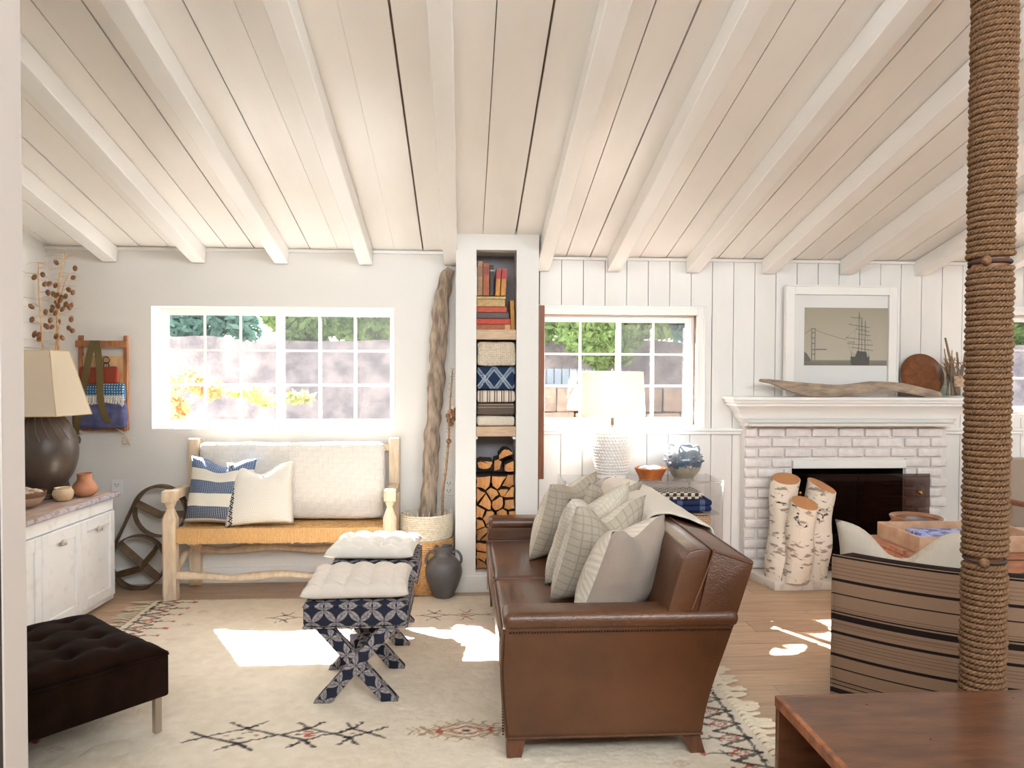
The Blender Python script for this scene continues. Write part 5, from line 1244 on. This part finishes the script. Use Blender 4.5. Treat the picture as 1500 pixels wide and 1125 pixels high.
def rowm(y, x0, flip=1, c2=True):
    diam(x0, y, .142, .062, side=(-1,)); 
    for dx, dy, k in ((-.06, 0, 'r'), (.06, 0, 'r'), (0, .022, 'k'), (0, -.02, 'k'), (.03, .03, 'n'), (-.03, -.028, 'n')): pl((x0+dx-.008, y+dy), (x0+dx+.008, y+dy), .007, k)
    x1 = x0+.256; diam(x1, y, .098, .048)
    for dx, dy, k in ((-.03, 0, 'k'), (.03, .008, 'k'), (0, 0, 'r'), (0, .02, 'r'), (0, -.018, 'r'), (.015, -.01, 'r')): pl((x1+dx-.012, y+dy), (x1+dx+.012, y+dy), .008, k)
    x2 = x1+.178; diam(x2, y, .068, .036, side=(1,)); pl((x2-.008, y), (x2+.008, y), .006, 'n')
    x3 = x2+.46
    for s, (hw, hh) in enumerate(((.15, .062), (.10, .040))): diam(x3, y, hw, hh, 't', .007, cross=False)
    diam(x3, y, .068, .030, 'r', .006, cross=False); pl((x3-.01, y), (x3+.01, y), .010, 'k')
    for dx in (-.105, .105): pl((x3+dx, y-.012), (x3+dx, y+.012), .013, 'r')
    for k in range(-3, 4):
        for s in (1, -1):
            q = (x3+k*.05, y+s*(.062-abs(k)*.017)); pl(q, (q[0]+.035, q[1]+s*.03), .006, 't'); pl(q, (q[0]-.035, q[1]+s*.03), .006, 't')
    for s in (-1, 1):
        for k in range(3): q = (x3+s*(.15+k*.03), y); pl(q, (q[0]+s*.03, y+.03), .006, 't'); pl(q, (q[0]+s*.03, y-.03), .006, 't')
rowm(3.085, -.885); 
# back row of open black crosses linked by a line
for k, x0 in enumerate((-1.05, -.62, -.175, .015, .21, .50, .82)):
    y = 4.53; hw = .075; diam(x0, y, hw, .035, 'n' if k % 2 else 'k', .006); pl((x0-hw, y), (x0-.11, y), .006, 'k'); pl((x0+hw, y), (x0+.11, y), .006, 'k')
    if k % 2: pl((x0-.02, y), (x0+.02, y), .012, 'r')
rowm(2.45, -.6)
# bands of diamonds at both fringed ends
for ex, s in ((RX0, 1), (RX1, -1)):
    y = RY0+.02; k = 0; st_y = .118
    while y < RY1-.02:
        xb = ex+s*.03; xm = ex+s*.155; xt = ex+s*.255
        pl((xb, y), (xm, y+st_y/2), .0105, 'k'); pl((xb, y+st_y), (xm, y+st_y/2), .0105, 'k'); pl((xb+s*.012, y+.02), (xb+s*.012, y+st_y-.02), .009, 'k')
        pl((xm-s*.02, y-.0), (xt-s*.02, y+.0), .007, 'k'); pl((xm, y-.02), (xm+s*.03, y+.02), .007, 'k')
        cy = y+.0; cxm = ex+s*.115
        for a, c_ in (((-.035, 0), (0, .026)), ((0, .026), (.035, 0)), ((.035, 0), (0, -.026)), ((0, -.026), (-.035, 0))): pl((cxm+a[0], cy+a[1]), (cxm+c_[0], cy+c_[1]), .007, 'r')
        pl((cxm-.004, cy), (cxm+.004, cy), .006, 'k')
        pl((xt, cy-.006), (xt, cy+.006), .014, 'r')
        if k % 2 == 0: diam(ex+s*.36, y+.05, .03, .022, 'p', .007, cross=False); pl((ex+s*.36, y+.05), (ex+s*.362, y+.05), .006, 'n')
        y += st_y; k += 1
ZZ = .011+.004*n_hi+.003*n_md
verts = np.stack([GX, GY, ZZ], -1).reshape(-1, 3)
idx = np.arange((nxr+1)*(nyr+1)).reshape(nyr+1, nxr+1); faces = np.stack([idx[:-1, :-1], idx[:-1, 1:], idx[1:, 1:], idx[1:, :-1]], -1).reshape(-1, 4)
me = bpy.data.meshes.new('pile'); me.vertices.add(len(verts)); me.vertices.foreach_set('co', verts.ravel()); me.loops.add(faces.size); me.loops.foreach_set('vertex_index', faces.ravel().astype(np.int32))
me.polygons.add(len(faces)); me.polygons.foreach_set('loop_start', np.arange(0, faces.size, 4, dtype=np.int32)); me.update(calc_edges=True); me.validate()
ca = me.color_attributes.new('weave', 'FLOAT_COLOR', 'POINT'); ca.data.foreach_set('color', np.concatenate([COL.reshape(-1, 3), np.ones((len(verts), 1))], 1).ravel().astype(np.float32))
t = NT('woven_wool'); va = t.n('ShaderNodeVertexColor', layer_name='weave'); t.col(va.outputs[0]); v = t.coord(); fin(t, t.noise(v, 260, 3), .003); me.materials.append(t.m); me.shade_smooth(); link('pile', me, rg)
b = NB(); box(b, RX0, RX1, RY0, RY1, .0005, .011); obj('backing', b, mt['cream'], rg)
tm = fabric('fringe_wool', (222, 206, 182), (202, 184, 156), 200)
b = NB(); wob_tube(b, [(0, 0, .010), (.03, .004, .014), (.06, -.004, .010), (.10, .0, .008), (.125, .004, .008)], [.007, .009, .007, .009, .005], 6, .7, .003); tas = mesh('fringe_tassel', b, tm, 60)
for ex, s in ((RX0, 1), (RX1, 0)):
    y = RY0+.02
    while y < RY1: link('fringe_tassel', tas, rg, (ex, y, 0), (0, 0, (PI if s else 0)+random.uniform(-.35, .35)), (random.uniform(.75, 1.15), 1.25, 1)); y += .034

# ------------------------------------------------------------ striped armchair seen from behind
bands = [(345, 5), (385, 2), (405, 2), (425, 2), (445, 2), (475, 8), (552, 3.5), (627, 2.5), (640, 2), (652, 4), (680, 16), (715, 2), (722, 2.5), (735, 2), (768, 8), (800, 2), (818, 2), (835, 2), (853, 2), (893, 8), (965, 3.5), (1035, 3), (1045, 2), (1058, 3), (1092, 14)]
zb = lambda q: .714-(q-340)*.000754
t = NT('striped_upholstery'); v = t.coord('Object'); s_ = t.n('ShaderNodeSeparateXYZ'); t.l(v, s_.inputs[0])
f1 = stripes_fac(t, s_.outputs[2], [(zb(c), w_*.000754) for c, w_ in bands if w_ > 2.9]); f2 = stripes_fac(t, s_.outputs[2], [(zb(c), w_*.000754) for c, w_ in bands if w_ <= 2.9])
base_ = t.mix(t.noise(v, 220, 3), lin((138, 110, 88)), lin((122, 96, 76)))
cc = t.mix(t.math('MULTIPLY', f2, .6), base_, lin((86, 60, 46))); cc = t.mix(f1, cc, lin((32, 22, 20))); t.col(cc); mt['stripe'] = fin(t, t.noise(v, 400, 2), .0008)
ac = thing('striped_armchair', 'tan and black striped upholstered armchair seen from behind, by the rope post', 'armchair', (1.86, 2.875, 0), math.radians(-35))
N = 22; HW = .385; outer = []; inner = []
for i in range(N+1):
    x = -HW+2*HW*i/N; yy = -.055*(1-(x/HW)**2)
    outer.append((x, yy)); inner.append((x*.84, yy+.10))
b = NB(); prism(b, outer+inner[::-1], 'z', .10, .712, r=.006); obj('backrest', b, mt['stripe'], ac, 30)
b = NB(); tube(b, [(p[0], p[1]+.003, .712) for p in outer], .005, 6); tube(b, [(outer[0][0], outer[0][1]+.002, .10), (outer[0][0], outer[0][1]+.002, .712)], .005, 6); obj('piping', b, mt['stripe'], ac, 60)
for s in (-1, 1):
    b = NB(); rbox(b, min(s*.385, s*.29), max(s*.385, s*.29), .04, .74, .10, .58, .03, 3); obj('arm', b, mt['stripe'], ac, 50)
b = NB(); rbox(b, -.29, .29, .06, .72, .10, .30, .01, 2); obj('seat_base', b, mt['stripe'], ac, 50)
b = NB(); rbox(b, -.285, .285, .10, .76, .302, .44, .04, 4); obj('seat_cushion', b, mt['stripe'], ac, 60)
for x in (-.34, .34):
    for y in (.02, .69):
        b = NB(); rbox(b, x-.022, x+.022, y-.022+.02, y+.022+.02, 0, .105, .004, 1); obj('leg', b, mt['sofaleg'], ac)
pillow('cream linen pillow poking up over the back of the striped armchair', .52, .40, .14, [fabric('beige_pillow_linen', (196, 184, 168), (184, 172, 156), 420)], (1.86, 3.13, .442), D(180-28), D(-6), 0, chop=.15, seed=31, pinch=.09)
b = NB(); tube(b, [(0, 0, 0), (0, .22, 0)], .034, 16); bmesh.ops.rotate(b, matrix=Matrix.Rotation(-.6, 3, 'Z'), verts=b.verts)
t = NT('cream_brown_stripe'); v = t.coord(); s_ = t.n('ShaderNodeSeparateXYZ'); t.l(v, s_.inputs[0]); t.col(t.mix(t.math('LESS_THAN', t.math('FRACT', t.math('MULTIPLY', t.math('ADD', s_.outputs[0], s_.outputs[2]), 46)), .4), lin((216, 204, 190)), lin((84, 70, 64)))); fin(t)
tag(obj('rolled_throw', b, t.m, smooth=60, loc=(1.74, 3.33, .614)), 'small rolled cream throw with dark stripes on the arm of the striped armchair', 'blanket')

# ------------------------------------------------------------ crate table in the foreground
mt['cratewood'] = M('dark_reddish_table', (96, 60, 38), (70, 42, 26), rough=.34, nscale=5, stretch=(1.5, 6, 6), coat=.15, bump=.0006, bscale=26)
mt['crateedge'] = M('worn_table_edge', (150, 92, 56), (96, 56, 34), rough=.5, nscale=24)
kt = thing('crate_table', 'dark reddish wooden open-sided crate table in the lower right foreground', 'table', (.93, 1.20, 0))
b = NB(); rbox(b, .002, 1.25, .002, 1.000, .492, .520, .003, 1); obj('top', b, mt['cratewood'], kt, 30)
b = NB(); rbox(b, -.004, .014, 0, 1.004, .488, .5215, .003, 1); obj('top_edging', b, mt['crateedge'], kt, 30)
b = NB(); rbox(b, 0, 1.25, .985, 1.006, .012, .5205, .003, 1); obj('back_board', b, mt['cratewood'], kt, 30)
b = NB(); rbox(b, 0, 1.25, 0, .02, .012, .490, .003, 1); obj('front_board', b, mt['cratewood'], kt, 30)
b = NB(); rbox(b, 1.23, 1.25, .02, .985, .012, .490, .003, 1); obj('side_board', b, mt['cratewood'], kt, 30)
b = NB(); rbox(b, 0, 1.23, .02, .985, .0, .03, .003, 1); obj('bottom_board', b, mt['cratewood'], kt, 30)
b = NB()
for x, y in ((.24, .93), (.30, .72), (.62, .55), (.7, .95), (.45, .4), (.95, .8), (.28, .25)): lathe(b, [(.004, 0), (.003, .0008), (.0001, .001)], 8, (x, y, .5198))
obj('nail_heads', b, mt['nail'], kt)

# ------------------------------------------------------------ rope wrapped post
rp = thing('rope_wrapped_post', 'round post wrapped from floor to ceiling in thick twisted manila rope', 'post', (1.782, 2.5, 0))
ht = zc(2.57)
b = NB(); tube(b, [(0, 0, 0), (0, 0, ht)], .056, 24); obj('post', b, mt['walnut'], rp, 40)
mt['rope'] = M('manila_rope', (132, 97, 65), (98, 69, 43), rough=.9, nscale=90, bump=.0025, bscale=260)
def rope(z0, z1, name, pitch=.0200, R=.0625):
    turns = (z1-z0)/pitch; per = 84; n = int(turns*per); s = np.arange(n+1)/per*2*np.pi
    rr = R+.0016*np.sin(s*.37)+.0012*np.sin(s*.113+1)
    zc_ = z0+s/(2*np.pi)*pitch+.0012*np.sin(s*1.0); e = np.stack([np.cos(s), np.sin(s), 0*s], 1); up_ = np.array([0, 0, 1.])
    cen = e*rr[:, None]; cen[:, 2] = zc_; V, Fc = [], []; lay = .040; K = 6
    for k in range(3):
        ph = s*R/lay*2*np.pi+2*np.pi*k/3; off = e*np.cos(ph)[:, None]+up_*np.sin(ph)[:, None]; c = cen+off*.0052
        base_i = len(V)*(n+1)*K
        ring = []
        for j in range(K):
            a = 2*np.pi*j/K; ring.append(c+(e*math.cos(a)+up_*math.sin(a))*.0056)
        V.append(np.stack(ring, 1).reshape(-1, 3)); ii = np.arange(n)[:, None]*K+base_i; j0 = np.arange(K)[None]; j1 = (j0+1) % K
        Fc.append(np.stack([ii+j0, ii+K+j0, ii+K+j1, ii+j1], -1).reshape(-1, 4))
    V = np.concatenate(V); Fc = np.concatenate(Fc); me = bpy.data.meshes.new(name); me.vertices.add(len(V)); me.vertices.foreach_set('co', V.ravel()); me.loops.add(Fc.size); me.loops.foreach_set('vertex_index', Fc.ravel().astype(np.int32))
    me.polygons.add(len(Fc)); me.polygons.foreach_set('loop_start', np.arange(0, Fc.size, 4, dtype=np.int32)); me.update(calc_edges=True); me.shade_smooth(); me.materials.append(mt['rope']); return link(name, me, rp)
rope(.012, .835, 'rope'); rope(.858, 1.845, 'rope'); rope(1.868, ht, 'rope')
for z, a0 in ((.846, -2.2), (1.857, -2.35)):
    b = NB(); bmesh.ops.create_icosphere(b, subdivisions=2, radius=.017, matrix=Matrix.Translation((.068*math.cos(a0), .068*math.sin(a0), z))); jitter(b, .004, 60, z); obj('rope_knot', b, mt['rope'], rp, 180)
    b = NB(); tube(b, [(.061*math.cos(2*PI*k/40), .061*math.sin(2*PI*k/40), z) for k in range(41)], .007, 6); obj('rope_joint', b, M('dark_twine', (70, 52, 40), rough=.9), rp, 180)

# ------------------------------------------------------------ plank coffee table beyond the armchair
cf = thing('plank_coffee_table', 'reddish brown plank-sided coffee table behind the rope post', 'table', (2.30, 3.72, 0))
pm_ = M('reddish_planks', (170, 116, 88), (138, 88, 64), rough=.5, nscale=6, stretch=(1, 6, 6), objvar=.2)
for k in range(4):
    b = NB(); rbox(b, 0, 1.5, 0, .02, .09+k*.107, .09+k*.107+.101, .003, 1); obj('plank', b, pm_, cf, 30)
    b = NB(); rbox(b, 0, 1.5, .46, .48, .09+k*.107, .09+k*.107+.101, .003, 1); obj('plank', b, pm_, cf, 30)
    b = NB(); rbox(b, 0, .02, .021, .459, .09+k*.107, .09+k*.107+.101, .003, 1); obj('plank', b, pm_, cf, 30)
for k in range(4):
    b = NB(); rbox(b, -.01, 1.51, -.01+k*.1255, -.01+k*.1255+.1225, .519, .543, .003, 1); obj('top_plank', b, pm_, cf, 30)
for x in (.06, 1.42):
    for y in (.06, .41):
        b = NB(); lathe(b, [(.012, 0), (.028, .004), (.028, .05), (.012, .052), (.012, .09), (.02, .092)], 16, (x, y, 0)); obj('caster', b, M('dark_caster', (90, 84, 80), rough=.5), cf, 40)
ty = thing('wooden_tray', 'pale wooden tray holding papers on the plank coffee table', 'tray', (2.67, 3.96, .544))
b = NB(); 
for q in ((-.34, .34, -.20, -.185), (-.34, .34, .185, .20), (-.34, -.325, -.185, .185), (.325, .34, -.185, .185)): rbox(b, *q, 0, .085, .002, 1)
obj('rim', b, M('tray_wood', (196, 160, 130), (170, 132, 104), rough=.6, nscale=12), ty)
b = NB(); box(b, -.325, .325, -.185, .185, 0, .008); obj('floor_panel', b, mt['oakshelf'], ty)
for k, (x, y, rz, c1_, lb_) in enumerate(((-.05, 0, .1, (226, 224, 220), 'pale magazine lying in the wooden tray'), (.0, .02, -.08, (70, 84, 140), 'blue patterned magazine on top in the wooden tray'))):
    b = NB(); rbox(b, -.20, .20, -.13, .13, 0, .022, .003, 1); tag(obj('magazine', b, M('magazine_cover', c1_, tuple(min(255, c+90) for c in c1_), rough=.4, nscale=22, lo=.48, hi=.52), loc=(2.67+x, 3.96+y, .553+k*.0225), rot=(0, 0, rz)), lb_, 'magazine')
b = NB(); lathe(b, prof([(.0001, 0), (.12, 0), (.16, .08), (.20, .25), (.21, .38), (.19, .48), (.150, .545), (.136, .565), (.148, .592), (.140, .597), (.122, .580), (.12, .55), (.0001, .3)], 5), 40)
t = NT('blue_pot_glaze'); v = t.coord(); s_ = t.n('ShaderNodeSeparateXYZ'); t.l(v, s_.inputs[0]); t.col(t.ramp(t.math('MULTIPLY', s_.outputs[2], 1.6), [(0, lin((70, 86, 96))), (.5, lin((84, 100, 110))), (.895, lin((140, 96, 66)))], 'CONSTANT')); t.b.inputs['Roughness'].default_value = .4
tag(obj('wide_pot', b, t.m, smooth=50, loc=(2.74, 4.46, 0)), 'large blue grey floor pot with a brown rim behind the wooden tray', 'pot')

# ------------------------------------------------------------ wooden lounge chair at the far right
lc = thing('wooden_lounge_chair', 'wooden-framed lounge chair with pale cushions at the right edge behind the post', 'armchair', (4.05, 4.85, 0))
for s in (-1, 1):
    x = s*.33; b = NB(); tube(b, spline([(x, -.40, .56), (x, -.2, .60), (x, .15, .585), (x, .34, .62)], 5), .024, 8, .6); tube(b, [(x, -.36, 0), (x, -.33, .57)], [.016, .022], 8); tube(b, [(x, .36, 0), (x, .26, .60)], [.016, .022], 8); tube(b, [(x, -.34, .28), (x, .30, .24)], .017, 8)
    obj('side_frame', b, mt['walnut'], lc, 60)
b = NB(); rbox(b, -.31, .31, -.36, .26, .28, .40, .04, 4); obj('seat_cushion', b, mt['cream'], lc, 60)
b = NB(); rbox(b, -.31, .31, .16, .30, .38, .88, .05, 4); bmesh.ops.rotate(b, matrix=Matrix.Rotation(-.2, 3, 'X'), verts=b.verts, cent=(0, .2, .38)); obj('back_cushion', b, mt['taupe'], lc, 60)

# ------------------------------------------------------------ outside
b = NB(); box(b, -9, 9, 5.63, 22, -.3, -.15); tag(obj('patio_ground', b, mt['soil']), kind='structure')
b = NB(); nxx, nyy = 90, 14; G = {}
for i in range(nxx+1):
    for j in range(nyy+1):
        x = -8+17*i/nxx; s = j/nyy; y = 8.2+.75*s; z = -.2+1.98*s
        nn = noise.noise_vector(Vector((x*1.6, y*1.6, z*1.6)))*.12; G[i, j] = b.verts.new((x+nn.x, y+nn.y, z+nn.z*.7))
for i in range(nxx):
    for j in range(nyy): b.faces.new((G[i, j], G[i+1, j], G[i+1, j+1], G[i, j+1]))
tag(obj('rocky_bank', b, mt['rock'], smooth=60), kind='structure')
def foliage(name, label, blobs, n, size, m, cat='shrub', group=None, trunk=None):
    root = thing(name, label, cat, (blobs[0][0], blobs[0][1], -.1), 0, group); o0 = np.array([blobs[0][0], blobs[0][1], -.1]); P_ = []
    per = n//len(blobs)
    for (x, y, z, rx, ry, rz) in blobs:
        d = rng.normal(size=(per, 3)); d /= np.linalg.norm(d, axis=1)[:, None]; r_ = rng.random(per)**.33*(1+.18*np.sin(d[:, 0]*7+d[:, 2]*5)); P_.append(np.array([x, y, z])+d*r_[:, None]*np.array([rx, ry, rz]))
    P_ = np.concatenate(P_)-o0; n = len(P_); a = rng.normal(size=(n, 3)); a /= np.linalg.norm(a, axis=1)[:, None]; c = np.cross(a, rng.normal(size=(n, 3))); c /= np.linalg.norm(c, axis=1)[:, None]
    sz = size*(.6+.8*rng.random(n))[:, None]; V = np.stack([P_-a*sz, P_+c*sz*.45, P_+a*sz, P_-c*sz*.45], 1).reshape(-1, 3); Fc = np.arange(4*n).reshape(-1, 4)
    me = bpy.data.meshes.new('foliage'); me.from_pydata(V.tolist(), [], Fc.tolist()); me.materials.append(m); f = link('foliage', me, root); f['kind'] = 'stuff'
    b = NB(); 
    for bl in blobs[:1]: tube(b, [(0, 0, 0), (.03, 0, (bl[2])*.5), (0, .02, bl[2])], [.06, .045, .02] if size > .05 else [.02, .015, .008], 8)
    obj('trunk', b, mt['twig'], root, 60); return root
foliage('hedge_tree', 'blue green evergreen tree above the bank in the left half of the left window', [(-3.2, 9.5, 2.5, .8, .55, .85), (-4.2, 9.7, 2.9, .9, .6, 1.1)], 16000, .07, mt['leafd'], 'tree')
foliage('hedge_tree', 'yellowish green tree above the bank seen through the middle of the left window', [(-1.9, 9.4, 2.45, .75, .5, .8), (-2.2, 9.8, 3.3, .9, .5, .7)], 15000, .07, mt['leaf'], 'tree')
foliage('hedge_tree', 'green tree above the bank behind the right half of the left window', [(-.55, 9.4, 2.45, .8, .5, .8), (-.5, 9.8, 3.3, .9, .5, .7), (-1.2, 9.3, 2.2, .5, .4, .5), (.2, 9.3, 2.3, .5, .4, .6)], 24000, .07, mt['leaf'], 'tree')
foliage('hedge_tree', 'leafy green tree behind the left half of the right window', [(1.3, 9.2, 2.35, .95, .5, .85), (1.3, 9.5, 3.2, .9, .5, .6), (1.55, 8.15, 2.15, .75, .3, .42), (1.45, 8.1, 1.75, .4, .2, .25)], 20000, .06, mt['leaf'], 'tree')
foliage('hedge_tree', 'pale green tree behind the screened half of the right window', [(2.6, 8.2, 2.3, .4, .25, .4), (2.95, 9.4, 2.5, .8, .5, .9), (3.2, 9.8, 3.3, .9, .5, .7)], 15000, .07, mt['leafd'], 'tree')
foliage('hedge_tree', 'green tree outside the window at the far right edge', [(7.0, 9.6, 2.4, 1.4, .6, 1.0)], 12000, .08, mt['leaf'], 'tree')
foliage('orange_shrub', 'shrub with orange leaves just outside the lower left of the left window', [(-2.36, 6.5, 1.36, .20, .15, .15), (-2.12, 6.5, 1.30, .12, .12, .08), (-2.42, 6.5, 1.12, .16, .12, .16)], 420, .05, mt['leafo'])
foliage('yellow_shrub', 'low shrub with yellow green leaves trailing outside the left window', [(-1.88, 6.6, 1.27, .16, .1, .05), (-1.65, 6.6, 1.20, .18, .1, .05), (-1.42, 6.6, 1.22, .12, .1, .05)], 420, .04, mt['leafy'])
fn = thing('garden_fence', 'pale bluish slatted garden fence outside the left half of the right window', 'fence', (.9, 8.1, -.15))
slm = mesh('slat', (lambda q: (rbox(q, -.035, .035, -.01, .01, 0, 1.62, .004, 1), q)[1])(NB()), M('blue_grey_slats', (112, 128, 140), rough=.8))
for k in range(10): link('slat', slm, fn, (-.15+k*.082, 0, 0))
b = NB(); box(b, -.2, .65, .012, .04, .4, .47); box(b, -.2, .65, .012, .04, 1.3, 1.37); obj('rail', b, M('fence_rail', (150, 150, 150), rough=.8), fn)
sb = thing('stone_wall', 'low wall of pale tan stone blocks outside the right window', 'wall', (1.2, 7.5, -.15))
stm = M('tan_stone', (116, 104, 92), (94, 86, 80), rough=.9, nscale=9, bump=.01, bscale=20, objvar=.25)
for r_ in range(6):
    for k in range(9):
        b = NB(); rbox(b, -.17, .17, -.12, .12, 0, .235, .02, 2); jitter(b, .015, 8, r_*9+k); obj('stone', b, stm, sb, 40, loc=(-1.0+k*.35+.17*(r_ % 2), 0, r_*.24))
for o in list(bpy.data.objects):
    if o.type == 'MESH' and o.parent is None and 'kind' not in o and 'label' not in o: print('UNTAGGED', o.name)
